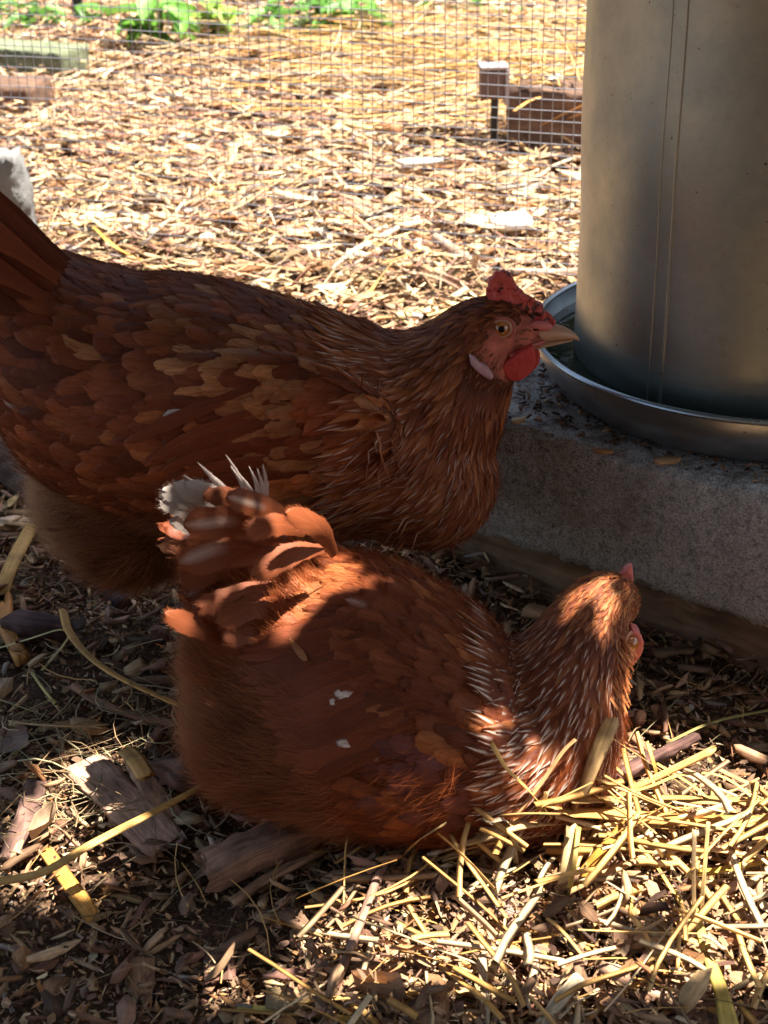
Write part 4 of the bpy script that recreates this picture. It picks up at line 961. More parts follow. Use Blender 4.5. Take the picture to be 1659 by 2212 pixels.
# contour feathers
def k1(p, nn, st): return (st < 7.3) & ~fluffzone1(p) & (nn[:, 2] > -.92)
P, N, S, T = H1.sample(26000, .0085, k1)
D = -T+np.array([0, 0, -.12])[None]+rs.normal(0, .08, P.shape)
lower = np.clip((np.array(at(500, 800, .95))[2]-P[:, 2])/.05, 0, 1)
col = mixcol(len(P), [MAHO, RUST, MAHO*.7, ORNG*.8], [.42, .32, .16, .10])*(1+.45*lower[:, None]*rs.uniform(.3, 1, (len(P), 1)))
xf = np.clip((P[:, 0]-at(350, 800, .95).x)/.16, 0, 1); m = (rs.uniform(0, 1, len(P)) < .24*xf) & (P[:, 2] < at(500, 700, .95).z+.01); col[m] = TANF*rs.uniform(.5, .9, (m.sum(), 1))
col = apply_spots(P, col, yel)
L = .024+.012*np.clip(1-S/6, 0, 1); L = L*rs.uniform(.8, 1.15, len(P)); stk = np.where(rs.uniform(0, 1, len(P)) < .004, .5, 0)
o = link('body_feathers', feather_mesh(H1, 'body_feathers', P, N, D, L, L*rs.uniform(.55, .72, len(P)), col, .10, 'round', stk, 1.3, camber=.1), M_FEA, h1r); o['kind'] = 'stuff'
# hackle
def hk1(p, nn, st): return (st > 6.2) & (st < 11.4) & ~face1(p)
P, N, S, T = H1.sample(60000, .0034, hk1)
m = ~((S > 9.6) & (P[:, 0] > at(1060, 700, 1.0).x) & (P[:, 2] < at(1060, 715, 1.0).z)); P, N, S, T = P[m], N[m], S[m], T[m]
D = -T+np.array([0, 0, -.25])[None]+rs.normal(0, .06, P.shape)
f = np.clip((S-6.2)/5, 0, 1)
col = mixcol(len(P), [RUST, ORNG, MAHO*1.2], [.45, .3, .25])*(1.12-.25*f[:, None])
L = (.034*(1-f)+.007*f)*rs.uniform(.8, 1.15, len(P)); W = (.0092*(1-f)+.0044*f)
stk = np.clip(.85*rs.uniform(0, 1, len(P))**1.5*(1-f*1.25), 0, .7)
o = link('hackle_feathers', feather_mesh(H1, 'hackle_feathers', P, N, D, L, W*rs.uniform(.8, 1.2, len(P)), col, .16, 'lance', stk, 1.3, camber=.12), M_FEA, h1r); o['kind'] = 'stuff'
# head feathers
def hd1(p, nn, st): return (st > 9.8) & ~face1(p) & (p[:, 0] < at(1128, 700, 1.0).x)
P, N, S, T = H1.sample(60000, .0018, hd1)
D = -T+np.array([0, 0, -.25])[None]+rs.normal(0, .12, P.shape); L = rs.uniform(.0055, .009, len(P))
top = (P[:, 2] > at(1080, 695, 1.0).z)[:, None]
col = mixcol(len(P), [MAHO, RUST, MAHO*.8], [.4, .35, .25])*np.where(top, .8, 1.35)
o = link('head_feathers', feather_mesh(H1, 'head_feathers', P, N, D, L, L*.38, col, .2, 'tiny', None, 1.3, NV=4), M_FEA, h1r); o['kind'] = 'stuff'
# short bristly feathers of the face
P, N, S, T = H1.sample(60000, .0016, lambda p, nn, st: (st > 8.4) & face1(p) & (np.hypot(p[:, 0]-HD1.x, p[:, 2]-HD1.z) > .0095) & (p[:, 2] < HD1.z+.012))
m = rs.uniform(0, 1, len(P)) < .55; P, N, T = P[m], N[m], T[m]
D = -T+rs.normal(0, .15, P.shape); L = rs.uniform(.003, .005, len(P)); col = mixcol(len(P), [np.array([.36, .14, .06]), np.array([.25, .08, .035])], [.5, .5])
o = link('face_feathers', feather_mesh(H1, 'face_feathers', P, N, D, L, L*.3, col, .15, 'tiny', None, 1.2, NV=4), M_FEA, h1r); o['kind'] = 'stuff'
# fluff
def down(hen, n, keep, L, colA, root, name='fluff', out=.6, w=.00016, dirv=(0, 0, -.4), colfn=None):
    P, N, S, T = hen.sample(n, 0, keep); D = -T+np.array(dirv)[None]
    clump = np.array([nz(p, 75) for p in P])*.9
    D = D+np.stack([clump, clump*.5, -clump], -1)
    col = np.tile(np.array(colA), (len(P), 1))*rs.uniform(.75, 1.25, (len(P), 1))*(1+.5*clump[:, None])
    if colfn is not None: col = colfn(P, col)
    o = link(name, down_mesh(name, P, N, D, rs.uniform(*L, len(P)), col, w, out), M_DOWN, root); o['kind'] = 'stuff'; return o
rumpx = at(190, 1000, 1.0).x
def fc1(P, col):
    f = np.clip((rumpx+.012-P[:, 0])/.045, 0, 1)[:, None]; return col*(1-f)+np.array([.58, .35, .20])*f*rs.uniform(.8, 1.1, (len(P), 1))
down(H1, 130000, lambda p, nn, st: fluffzone1(p), (.010, .020), (.26, .095, .038), h1r, out=.5, colfn=fc1)
down(H1, 100000, lambda p, nn, st: (st < 8.5) & ~fluffzone1(p) & (nn[:, 1] < .4), (.007, .014), (.22, .055, .016), h1r, 'barb_wisps', out=.22, w=.00013)
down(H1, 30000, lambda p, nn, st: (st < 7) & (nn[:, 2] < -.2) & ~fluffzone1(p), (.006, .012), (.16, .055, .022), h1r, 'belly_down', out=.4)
# wing flight feathers and tail feathers, each its own part
def wing_feather(hen, root, pts, wpx, col, name='wing_feather', streak=0., off=(.004, .012), kind='round', **k):
    Q = []; nn = Vector()
    for i, (x, y) in enumerate(pts):
        p, n = on(hen, x, y, off[0]+(off[1]-off[0])*i/(len(pts)-1)); Q.append(p); nn += n
    return one_feather(name, Q, wpx/pxm(Q[0]), nn, col, root, kind, streak, **k)
for k in range(6):
    f = k/5; x0, y0 = 560+110*f, 830+190*f; x1, y1 = 285+110*f, 955+95*f+(30 if k == 1 else 0)
    wing_feather(H1, h1r, [(x0, y0), (x0*.66+x1*.34, y0*.66+y1*.34-4), (x0*.3+x1*.7, y0*.3+y1*.7-6), (x1+random.uniform(-14, 14), y1)], 34, MAHO*random.uniform(.85, 1.3), off=(.0012, .0035), camber=.04, notch=.12, edge=1.6)
for k in range(20):
    f = k/19; dy = .04*((k*7) % 5)/5; b = at(50+f*95, 740-f*175, .985+dy); e = at(-270, 680-f*(405+(k % 3)*6), .99+dy)
    one_feather('tail_feather', [b, b.lerp(e, .5)+Vector((.002, 0, .004)), e], .020, (.25, -1, .35), MAHO*random.uniform(.75, 1.5), h1r, streak=.6 if k in (8, 13) else 0., camber=.05, notch=.2, edge=1.5)
# comb, wattle, lobe, beak, eye
outline_solid('comb', [(1056, 652), (1050, 625), (1058, 600), (1072, 586), (1088, 583), (1102, 592), (1109, 606), (1114, 622), (1127, 628), (1137, 640), (1150, 642), (1158, 653), (1170, 655), (1173, 668), (1190, 680), (1200, 694), (1192, 712), (1165, 712), (1140, 706), (1120, 690), (1100, 668), (1080, 660)],
              1.03, .0062, .0007, .0016, M_COMB, h1r, sm=2, fr=230)
outline_solid('wattle', [(1150, 742), (1156, 760), (1158, 780), (1150, 798), (1135, 813), (1115, 822), (1098, 818), (1086, 806), (1081, 792), (1090, 780), (1108, 768), (1128, 754)], 1.008, .0075, .001, .0004, M_WATTLE, h1r, sm=6, fr=200)
outline_solid('wattle', [(1158, 745), (1166, 762), (1166, 780), (1156, 795), (1140, 800), (1128, 790), (1130, 765)], 1.042, .006, .001, .0004, M_WATTLE, h1r, sm=6, fr=200)
outline_solid('earlobe', [(1012, 762), (1022, 768), (1036, 780), (1052, 790), (1066, 808), (1062, 817), (1048, 812), (1030, 798), (1016, 784)], H1.hit(1040, 790)[0].y+.0005, .010, .0009, .0006, M_LOBE, h1r, sm=3, fr=400)
def beak_part(name, top, root, mat):
    V = []; n = 14; m = 12
    for i, (px, yt, yb, hw) in enumerate(top):
        a = at(px, yt, 1.03); b = at(px, yb, 1.03)
        for k in range(m):
            q = 2*math.pi*k/m; z = math.cos(q); w = math.sin(q)
            V.append(tuple(a.lerp(b, .5)+(a-b)*.5*z+Vector((0, w*hw, 0))))
    r = len(top); F4 = [[i*m+j, i*m+(j+1) % m, (i+1)*m+(j+1) % m, (i+1)*m+j] for i in range(r-1) for j in range(m)]
    me = npmesh(name, np.array(V), [np.array(F4), np.arange(m)[None, ::-1], (np.arange(m)+(r-1)*m)[None]], smooth=True); return link(name, me, mat, root)
beak = beak_part('upper_beak', [(1140, 700, 745, .0085), (1160, 696, 741, .0085), (1180, 697, 737, .0078), (1200, 700, 735, .0066), (1220, 706, 733, .0052), (1236, 715, 732, .0038), (1246, 723, 734, .0024), (1251, 731, 738, .001)], h1r, M_BEAK)
beak_part('lower_beak', [(1135, 738, 756, .0072), (1160, 736, 752, .0068), (1185, 735, 746, .0056), (1210, 733, 741, .0042), (1232, 732, 737, .0024), (1238, 733, 736, .001)], h1r, simple('pale_lower_beak', (.55, .33, .2), .4))
ribbon_part('gape', [on(H1, 1098, 768, .001)[0], on(H1, 1120, 755, .0015)[0], on(H1, 1145, 744, .0015)[0], at(1175, 737, 1.0215)], .0042, (.5, .09, .06), M_COMB2, h1r, thick=.5)
blob('nostril_flap', at(1168, 704, 1.0225), (.0085, .0028, .0035), M_COMB2, beak, Matrix.Rotation(.15, 4, 'Y'))
blob('nostril', at(1158, 712, 1.0208), (.0026, .001, .0008), M_PUPIL, beak)
eh, en = H1.hit(1083, 713)
ec = eh+Vector((0, .0035, 0))
eye = blob('eye', ec, (.0062, .0062, .0062), M_IRIS, h1r, sub=4)
vd = (CO-ec).normalized(); look = (Vector((.05, -1, .12))*.55+vd*.45).normalized()
blob('pupil', ec+look*.0049, (.0026, .0018, .0026), M_PUPIL, eye, look.to_track_quat('Y', 'Z').to_matrix().to_4x4())
def ring(name, cen, nrm, R1, R2, r, mat, root):
    q = nrm.to_track_quat('Z', 'Y').to_matrix(); V = []; n, m = 40, 10
    for i in range(n):
        a = 2*math.pi*i/n; rr = r*(1+.25*math.sin(a*2+1))
        for j in range(m):
            b = 2*math.pi*j/m; V.append(tuple(cen+q @ Vector(((R1+rr*math.cos(b))*math.cos(a), (R2+rr*math.cos(b))*math.sin(a), rr*.8*math.sin(b)))))
    F4 = [[i*m+j, ((i+1) % n)*m+j, ((i+1) % n)*m+(j+1) % m, i*m+(j+1) % m] for i in range(n) for j in range(m)]
    return link(name, npmesh(name, np.array(V), [np.array(F4)], smooth=True), mat, root)
ring('eyelid', ec+look*.0034, look, .0064, .0056, .0012, M_LID, h1r)
ring('eyelid', ec+look*.0020, look, .0086, .0072, .0013, simple('red_lid', (.45, .11, .07), .5, bumps=(900, .4, .0005)), h1r)
# legs (mostly hidden by the other hen)
for lx, ly in ((520, .985), (610, 1.06)):
    k = at(lx, 1150, ly); f = Vector((k.x+.01, ly, .008)); V = []; Fs = []; m = 8
    def tube(pts, rads):
        b = len(V)
        for i, (p, r) in enumerate(zip(pts, rads)):
            t = (pts[min(i+1, len(pts)-1)]-pts[max(i-1, 0)]).normalized(); a = t.orthogonal().normalized(); c = t.cross(a)
            for j in range(m): V.append(tuple(p+(a*math.cos(2*math.pi*j/m)+c*math.sin(2*math.pi*j/m))*r*(1+.08*(i % 2))))
        for i in range(len(pts)-1):
            for j in range(m): Fs.append([b+i*m+j, b+i*m+(j+1) % m, b+(i+1)*m+(j+1) % m, b+(i+1)*m+j])
    tube([k.lerp(f, i/6) for i in range(7)], [.009, .0075, .0065, .006, .006, .0065, .007])
    for a, l in ((-.5, .045), (0, .055), (.5, .045), (3.0, .025)):
        d = Vector((math.cos(a), math.sin(a), 0)); tube([f, f+d*l*.4+Vector((0, 0, .004)), f+d*l*.8, f+d*l-Vector((0, 0, .004))], [.005, .0048, .004, .0012])
    link('leg', npmesh('leg', np.array(V), [np.array(Fs)], smooth=True), M_LEG, h1r)

# ---- the resting hen in front
h2r = empty('hen', tuple(atz(800, 1640, 0))); tag(h2r, 'reddish brown hen lying on the litter in front, facing away, with white tail tips', 'hen')
H2 = Hen([(470, 1185, 60, .85, .03), (535, 1270, 125, .845, .05), (600, 1370, 200, .835, .075), (690, 1450, 262, .825, .092), (800, 1500, 274, .82, .098),
          (920, 1542, 250, .812, .092), (1030, 1590, 208, .805, .082), (1120, 1596, 182, .803, .072), (1190, 1530, 160, .805, .060), (1235, 1445, 118, .81, .044),
          (1272, 1370, 96, .82, .034), (1298, 1318, 78, .828, .025), (1322, 1300, 62, .838, .020), (1340, 1310, 45, .855, .014)],
         [(540, 1560, .80, (.036, .055, .042), 0), (500, 1450, .82, (.026, .045, .035), 0), (625, 1610, .78, (.056, .045, .036), .2), (1000, 1640, .775, (.07, .05, .045), 0),
          (1165, 1625, .80, (.046, .05, .040), 0), (1255, 1570, .812, (.024, .035, .036), 0), (820, 1640, .76, (.085, .038, .038), .1)], .0042, h2r)
def skin2(V, st): return np.tile(MAHO*.6, (len(V), 1))
paint_body(H2, skin2); link('body', H2.me, M_BODY, h2r)
x430 = at(640, 1500, .8)
def fluffzone2(p):
    a = np.array(at(640, 1430, .76)); return (p[:, 0] < a[0]+(a[2]-p[:, 2])*.35) & (p[:, 2] < np.array(at(500, 1400, .80))[2]) & (p[:, 1] < .86)
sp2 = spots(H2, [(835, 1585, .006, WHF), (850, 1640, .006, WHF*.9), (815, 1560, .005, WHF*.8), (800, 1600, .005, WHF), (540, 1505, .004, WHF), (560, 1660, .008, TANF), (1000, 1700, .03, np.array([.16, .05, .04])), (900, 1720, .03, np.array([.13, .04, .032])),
                 (640, 1340, .03, RUST*1.3), (720, 1250, .03, ORNG), (920, 1440, .025, MAHO*.9), (850, 1300, .02, RUST*.9)])  # brighter rust and orange put the rump's sun patch into feather colour
def k2(p, nn, st): return (st < 7.6) & ~fluffzone2(p) & (nn[:, 2] > -.9)
P, N, S, T = H2.sample(30000, .0088, k2)
D = -T+np.array([-.05, 0, -.06])[None]+rs.normal(0, .09, P.shape)
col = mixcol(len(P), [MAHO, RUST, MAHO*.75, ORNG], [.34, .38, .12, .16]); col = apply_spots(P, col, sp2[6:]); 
L = (.026+.010*np.clip(1-S/5, 0, 1))*rs.uniform(.8, 1.15, len(P))
stk = np.where(rs.uniform(0, 1, len(P)) < .004, .35, 0)
for c, r, k in sp2[:6]: stk[np.linalg.norm(P-c, axis=1) < r*1.6] = 1.6
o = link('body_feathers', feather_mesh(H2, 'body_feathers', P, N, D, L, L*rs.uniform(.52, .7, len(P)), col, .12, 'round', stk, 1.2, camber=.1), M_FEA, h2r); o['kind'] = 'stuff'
def hk2(p, nn, st): return (st > 6.2) & (st < 12)
P, N, S, T = H2.sample(70000, .0033, hk2)
f = np.clip((S-6.2)/5.2, 0, 1)
D = -T+np.array([-.10, 0, -.10])[None]+rs.normal(0, .06, P.shape)
col = mixcol(len(P), [RUST*.85, MAHO, ORNG*.8], [.45, .35, .2])
L = (.034*(1-f)+.008*f)*rs.uniform(.8, 1.15, len(P)); W = (.0092*(1-f)+.0042*f)
stk = np.clip(rs.uniform(.1, 2.2, len(P))*np.clip(1-f*1.12, 0, 1)**.8, 0, 1.2)
WISP2 = True
o = link('hackle_feathers', feather_mesh(H2, 'hackle_feathers', P, N, D, L, W*rs.uniform(.8, 1.2, len(P)), col, .15, 'lance', stk, 1.25, camber=.12), M_FEA, h2r); o['kind'] = 'stuff'
P, N, S, T = H2.sample(70000, .0017, lambda p, nn, st: (st > 10.2))
D = -T+np.array([-.1, 0, -.2])[None]+rs.normal(0, .13, P.shape); L = rs.uniform(.006, .010, len(P)); col = mixcol(len(P), [RUST, ORNG*1.1, TANF*.9], [.3, .4, .3])
o = link('head_feathers', feather_mesh(H2, 'head_feathers', P, N, D, L, L*.34, col, .22, 'tiny', None, 1.35, NV=4), M_FEA, h2r); o['kind'] = 'stuff'
def fc2(P, col):
    f = np.clip((at(500, 1500, .8).x-P[:, 0])/.035, 0, 1)[:, None]; return col*(1-f)+np.array([.50, .28, .15])*f*rs.uniform(.8, 1.1, (len(P), 1))
down(H2, 130000, lambda p, nn, st: fluffzone2(p), (.010, .020), (.30, .105, .045), h2r, out=.45, dirv=(-.3, 0, -.1), colfn=fc2)
down(H2, 100000, lambda p, nn, st: (st < 8.5) & ~fluffzone2(p), (.007, .014), (.25, .062, .018), h2r, 'barb_wisps', out=.22, w=.00013)
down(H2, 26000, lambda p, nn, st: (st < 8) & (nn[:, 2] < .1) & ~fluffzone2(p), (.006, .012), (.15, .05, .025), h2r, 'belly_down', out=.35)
# chin fringe
P, N, S, T = H2.sample(60000, .0016, lambda p, nn, st: (st > 8.6) & (st < 10.4) & (nn[:, 0] > .75) & (p[:, 2] > .07))
D = -T+np.array([.5, 0, -.4])[None]; L = rs.uniform(.006, .011, len(P))
o = link('chin_feathers', feather_mesh(H2, 'chin_feathers', P, N, D, L, L*.28, mixcol(len(P), [TANF*1.3, ORNG*1.4], [.5, .5]), .9, 'tiny', None, 1.2, NV=4, project=False), M_FEA, h2r); o['kind'] = 'stuff'
# tail: white fan and broad brown coverts
TB = at(610, 1180, .85)
def facing(p, rx=0., rz=0.): return ((CO-p).normalized()+Vector((rx, 0, rz)))
for (x, y, Y, w) in [(392, 1178, .822, 34), (368, 1128, .822, 38), (346, 1084, .824, 36), (350, 1058, .826, 34), (376, 1044, .828, 32), (402, 1040, .830, 30), (428, 1046, .832, 30), (452, 1056, .834, 28)]:
    e = at(x, y, Y); b = at(545, 1150, .838)
    one_feather('tail_feather', [b, b.lerp(e, .55)+Vector((.001, -.001, .002)), e], w*1.4/pxm(e), facing(e, -.15, .2), (.46, .385, .33), h2r, 'broad', mat=M_WHITE, edge=1.06, notch=.3, camber=.03, label='white rounded tail feather')
for (x, y, Y, w, bx) in [(398, 1028, .834, 20, 500), (428, 1000, .838, 17, 510), (440, 1012, .84, 16, 520), (489, 984, .842, 15, 545), (500, 1010, .842, 16, 548), (515, 1022, .844, 15, 556), (538, 1008, .846, 13, 562), (556, 1014, .847, 13, 566), (568, 1004, .848, 14, 568)]:
    e = at(x, y, Y); b = at(bx, 1105, .85)
    one_feather('tail_feather', [b, b.lerp(e, .55)+Vector((.002, 0, .0)), e], w/pxm(e)*1.3, facing(e, .1, 0), (.50, .41, .36), h2r, 'lance', mat=M_WHITE, edge=1.06, notch=.25, camber=.03, label='thin white pointed tail feather')
cov = [ # path base to tip, depth, width, streak, colour factor
 ([(575, 1235), (480, 1262), (420, 1318)], .806, 62, .3, .8), ([(575, 1225), (470, 1240), (402, 1290)], .804, 62, .9, .7), ([(585, 1210), (470, 1215), (392, 1262)], .802, 66, 0, .85),
 ([(600, 1195), (490, 1180), (386, 1215)], .798, 86, 1., 1.0), ([(620, 1170), (520, 1128), (398, 1136)], .796, 66, 1., 1.1), ([(640, 1140), (580, 1100), (490, 1072)], .80, 46, 1., .8), ([(600, 1120), (530, 1080), (440, 1070)], .812, 40, 0, .7),
 ([(660, 1150), (600, 1132), (532, 1150)], .792, 44, .0, 1.1), ([(725, 1200), (690, 1140), (618, 1108)], .795, 44, 0, 1.2), ([(700, 1185), (630, 1195), (545, 1243)], .787, 48, 0, 1.15),
 ([(610, 1265), (520, 1282), (430, 1312)], .785, 48, 0, 1.0), ([(620, 1310), (550, 1310), (470, 1345)], .780, 50, 0, .95), ([(590, 1352), (500, 1378), (357, 1326)], .776, 42, 0, .95), ([(640, 1350), (560, 1362), (480, 1380)], .775, 44, 0, .85)]
for i, (pts, Y, w, s_, cf) in enumerate(cov):
    Q = [at(x, y, Y+.028*(1-k/2)) for k, (x, y) in enumerate(pts)]
    one_feather('tail_covert', Q, w*1.15/pxm(Q[0]), facing(Q[-1], random.uniform(-.15, .15), .25), RUST*cf*.92, h2r, 'broad', streak=s_*.38, camber=.05, edge=1.25, notch=.16, fray=2.4)
down(H2, 160000, lambda p, nn, st: (st < 2.6) & (p[:, 2] > .12), (.010, .020), (.30, .085, .028), h2r, 'saddle_down', out=.55, w=.00018)
# folded wing feathers on the near side
for k in range(13):
    f = k/12; x0, y0 = 760+130*f, 1330+250*f; x1, y1 = 500+130*f, 1400+290*f
    wing_feather(H2, h2r, [(x0, y0), (x0*.66+x1*.34, y0*.66+y1*.34+6), (x0*.3+x1*.7, y0*.3+y1*.7+8), (x1+random.uniform(-15, 15), y1)], 44, MAHO*random.uniform(.85, 1.45), off=(.0015, .004), camber=.05, notch=.12, edge=1.5)
wing_feather(H2, h2r, [(628, 1385), (650, 1412), (668, 1435)], 15, TANF*.8, off=(.003, .005), camber=.04, label='loose tan feather tip')
o = outline_solid('comb', [(1333, 1262), (1336, 1245), (1345, 1228), (1356, 1219), (1366, 1218), (1366, 1240), (1368, 1264), (1355, 1272)], .842, .0055, .0008, .0006, M_COMB2, h2r, sm=3, fr=350)
outline_solid('wattle', [(1362, 1350), (1378, 1358), (1388, 1380), (1385, 1404), (1370, 1424), (1352, 1438), (1345, 1412), (1352, 1380)], .818, .011, .001, .0004, mat_skin('pink_wattle', (.55, .10, .08), (.62, .2, .16), .5, 600), h2r, sm=5, fr=200)  # pinker wattle colours for the resting hen
ring('eyelid', at(1360, 1390, .811), Vector((.8, -.6, .1)).normalized(), .0062, .0066, .0016, M_LID, h2r)
blob('eye', at(1360, 1390, .8125), (.0055, .0055, .0058), M_IRIS, h2r)
bk = at(1318, 1322, .893)
V = []
for i, r in enumerate((.0085, .007, .0045, .0012)):
    c = bk+Vector((.006*i, .009*i, -.002*i*i))
    for k in range(10): a = 2*math.pi*k/10; V.append(tuple(c+Vector((-.8, .6, 0))*r*math.cos(a)+Vector((0, 0, 1))*r*math.sin(a)))
F4 = [[i*10+j, i*10+(j+1) % 10, (i+1)*10+(j+1) % 10, (i+1)*10+j] for i in range(3) for j in range(10)]
link('beak', npmesh('beak', np.array(V), [np.array(F4)], smooth=True), M_BEAK, h2r)

# straw leaning on or lying against the resting hen
LEAN = True
straw('upright_straw', 'broad pale straw standing up against the resting hen\'s breast', [(1225, 1765, .035), (1262, 1700, .045), (1285, 1640, .06), (1318, 1560, .085)], 34, (.54, .41, .22), thick=.25, taper=(.8, 1.25), jag=.5)
straw('crossing_straw', 'yellow straw leaning left over the hen\'s speckled breast', [(1062, 1606, .085), (1095, 1660, .07), (1140, 1705, .055), (1190, 1765, .035)], 15, (.60, .42, .14))
straw('thin_straw', 'thin tan straw leaning right over the hen\'s speckled breast', [(1115, 1760, .035), (1170, 1690, .06), (1215, 1625, .075), (1243, 1597, .085)], 11, (.52, .32, .16))
straw('hollow_straw', 'stout hollow straw pointing up right with a split open end', [(1300, 1745, .04), (1365, 1705, .05), (1450, 1665, .06), (1540, 1622, .075)], 25, (.58, .40, .17), thick=.6, taper=(.6, 1.1), jag=.5)
straw('broad_straw_blade', 'widest flat golden blade lying level at the right edge', [(1205, 1752, .045), (1330, 1760, .048), (1480, 1772, .048), (1700, 1775, .045)], 50, (.50, .32, .11), thick=.12, taper=(.9, .95), jag=.7)
straw('upper_straw_blade', 'flat golden blade just above the widest blade at the right edge', [(1235, 1728, .038), (1380, 1726, .04), (1520, 1728, .04), (1700, 1735, .038)], 34, (.48, .33, .13), thick=.12, jag=.5)
straw('crushed_straw', 'crushed wide pale straw bundle end touching the hen\'s belly', [(965, 1835, .03), (1030, 1812, .04), (1120, 1782, .042), (1250, 1775, .036)], 44, (.56, .44, .24), thick=.25, taper=(1.3, .5), jag=1.)
straw('crushed_stalk', 'wide pale grey stalk under the widest golden blade', [(1050, 1775, .034), (1200, 1795, .036), (1360, 1785, .034), (1480, 1768, .03)], 28, (.50, .42, .28), thick=.3)
straw('folded_straw', 'pale folded blade bent like a hook below the hen\'s belly', [(1060, 1775, .04), (1090, 1770, .05), (1105, 1800, .045), (1115, 1865, .03)], 16, (.66, .6, .46), thick=.15, k=4)
straw('curved_straw', 'tan straw curving up from the left under the hen\'s breast', [(820, 1900, .012), (860, 1860, .022), (905, 1815, .034), (960, 1780, .04)], 18, (.58, .43, .2), thick=.2)
straw('standing_straw', 'upright pale yellow split straw in the middle of the straw corner', [(1205, 1965, .02), (1222, 1880, .045), (1238, 1790, .06)], 30, (.52, .42, .22), thick=.25, jag=.4)
straw('slim_straw', 'slim yellow straw beside the upright split straw', [(1222, 1955, .024), (1238, 1880, .05), (1250, 1785, .062)], 12, (.6, .5, .16))
straw('orange_blade', 'flat orange yellow blade leaning beside the upright split straw', [(1235, 1915, .03), (1290, 1850, .045), (1345, 1785, .055)], 36, (.58, .34, .08), thick=.1, taper=(1, .7), jag=.5)
straw('splayed_straw', 'splayed thin straw sticking left out of the crushed bundle', [(955, 1858, .03), (1030, 1836, .035), (1110, 1808, .036)], 12, (.55, .42, .2))
straw('bent_reed', 'tan straw bent over in front of the hen\'s belly', [(880, 1895, .016), (960, 1850, .03), (1060, 1820, .04), (1180, 1800, .036)], 14, (.5, .36, .17))
straw('short_reed', 'short upright tan straw left of the broad upright one', [(1160, 1785, .03), (1172, 1745, .05), (1180, 1712, .06)], 12, (.56, .44, .22))
# ------------------------------------------------------------------ unseen tree added to shade the hens, foliage laid out by a shade map
def inpoly(x, y, poly):
    n = len(poly); r = np.zeros(len(x), bool); j = n-1
    for i in range(n):
        xi, yi = poly[i]; xj, yj = poly[j]
        c = ((yi > y) != (yj > y)) & (x < (xj-xi)*(y-yi)/(yj-yi+1e-9)+xi); r ^= c; j = i
    return r
LIT = [ # patches the added foliage leaves open to the sun
 [(560, 1105), (614, 1085), (715, 1160), (793, 1238), (754, 1280), (676, 1350), (652, 1400), (598, 1405), (560, 1375), (490, 1360), (425, 1345), (425, 1298), (500, 1262), (567, 1214), (600, 1180), (536, 1175), (528, 1130)],
 [(1228, 1285), (1290, 1245), (1335, 1262), (1372, 1300), (1355, 1335), (1305, 1345), (1290, 1370), (1255, 1345), (1205, 1345)],
 [(1045, 1540), (1085, 1520), (1095, 1560), (1045, 1620), (1005, 1600)],
 [(1080, 1625), (1200, 1590), (1245, 1640), (1215, 1740), (1140, 1790), (1075, 1730)],
 [(1338, 1440), (1365, 1440), (1358, 1500), (1338, 1490)],
 [(800, 1935), (900, 1905), (1000, 1890), (1150, 1855), (1240, 1770), (1290, 1640), (1420, 1610), (1560, 1640), (1680, 1720), (1680, 2230), (560, 2230), (560, 2150), (620, 2060), (700, 1990)],
 [(130, 1668), (250, 1640), (300, 1630), (330, 1680), (400, 1640), (430, 1700), (380, 1760), (330, 1840), (200, 1980), (100, 1980), (-20, 1960), (-20, 1870), (60, 1760)],
 [(1112, 812), (1190, 800), (1200, 850), (1115, 868)],
 [(480, 1800), (600, 1765), (680, 1770), (620, 1830)],
 [(60, 1700), (110, 1690), (100, 1760), (50, 1780)],
 [(420, 2130), (520, 2110), (560, 2200), (440, 2210)],
]
HOLES = [ # shaded islands inside them
 [(1300, 1265), (1345, 1270), (1352, 1310), (1310, 1300)], [(960, 1860), (1060, 1850), (1100, 1900), (980, 1930)], 
 [(600, 2150), (760, 2120), (780, 2170), (640, 2200)], [(1100, 2050), (1180, 2020), (1200, 2100), (1120, 2130)], [(860, 1980), (960, 1960), (960, 2010), (880, 2030)],
 [(1300, 2120), (1400, 2100), (1380, 2180), (1300, 2190)]]
pxs, pys = np.meshgrid(np.arange(-120, 1790, 7), np.arange(430, 2330, 7)); pxs = pxs.ravel().astype(float); pys = pys.ravel().astype(float)
lit = np.zeros(len(pxs), bool); lith = np.zeros(len(pxs), bool)
for k, q in enumerate(LIT):
    if k < 5: lith |= inpoly(pxs, pys, q)
    else: lit |= inpoly(pxs, pys, q)
for q in HOLES: lit &= ~inpoly(pxs, pys, q); lith &= ~inpoly(pxs, pys, q)
q0 = [B0, B0+BD*.4, B0+BD*.4+BN*.39, B0+BN*.39]; VB = [(p.x, p.y, z) for z in (0, BT) for p in q0]
TV = []; TF = []
for o in h2r.children:
    if o.name.split('.')[0] in ('tail_covert', 'tail_feather'):
        k0 = len(TV); TV += [v.co[:] for v in o.data.vertices]; TF += [[k0+i for i in p.vertices] for p in o.data.polygons if len(p.vertices) == 4]
tailb = BVHTree.FromPolygons(TV, TF)
blk = BVHTree.FromPolygons(VB, [(4, 5, 6, 7), (0, 1, 5, 4), (3, 0, 4, 7), (1, 2, 6, 5)])
kx, ky = SUN.x/SUN.z, SUN.y/SUN.z
QN = 320; Q0x, Q0y, QC = -1.6, -1.0, .01
litg = np.zeros((QN, QN)); shg = np.zeros((QN, QN))
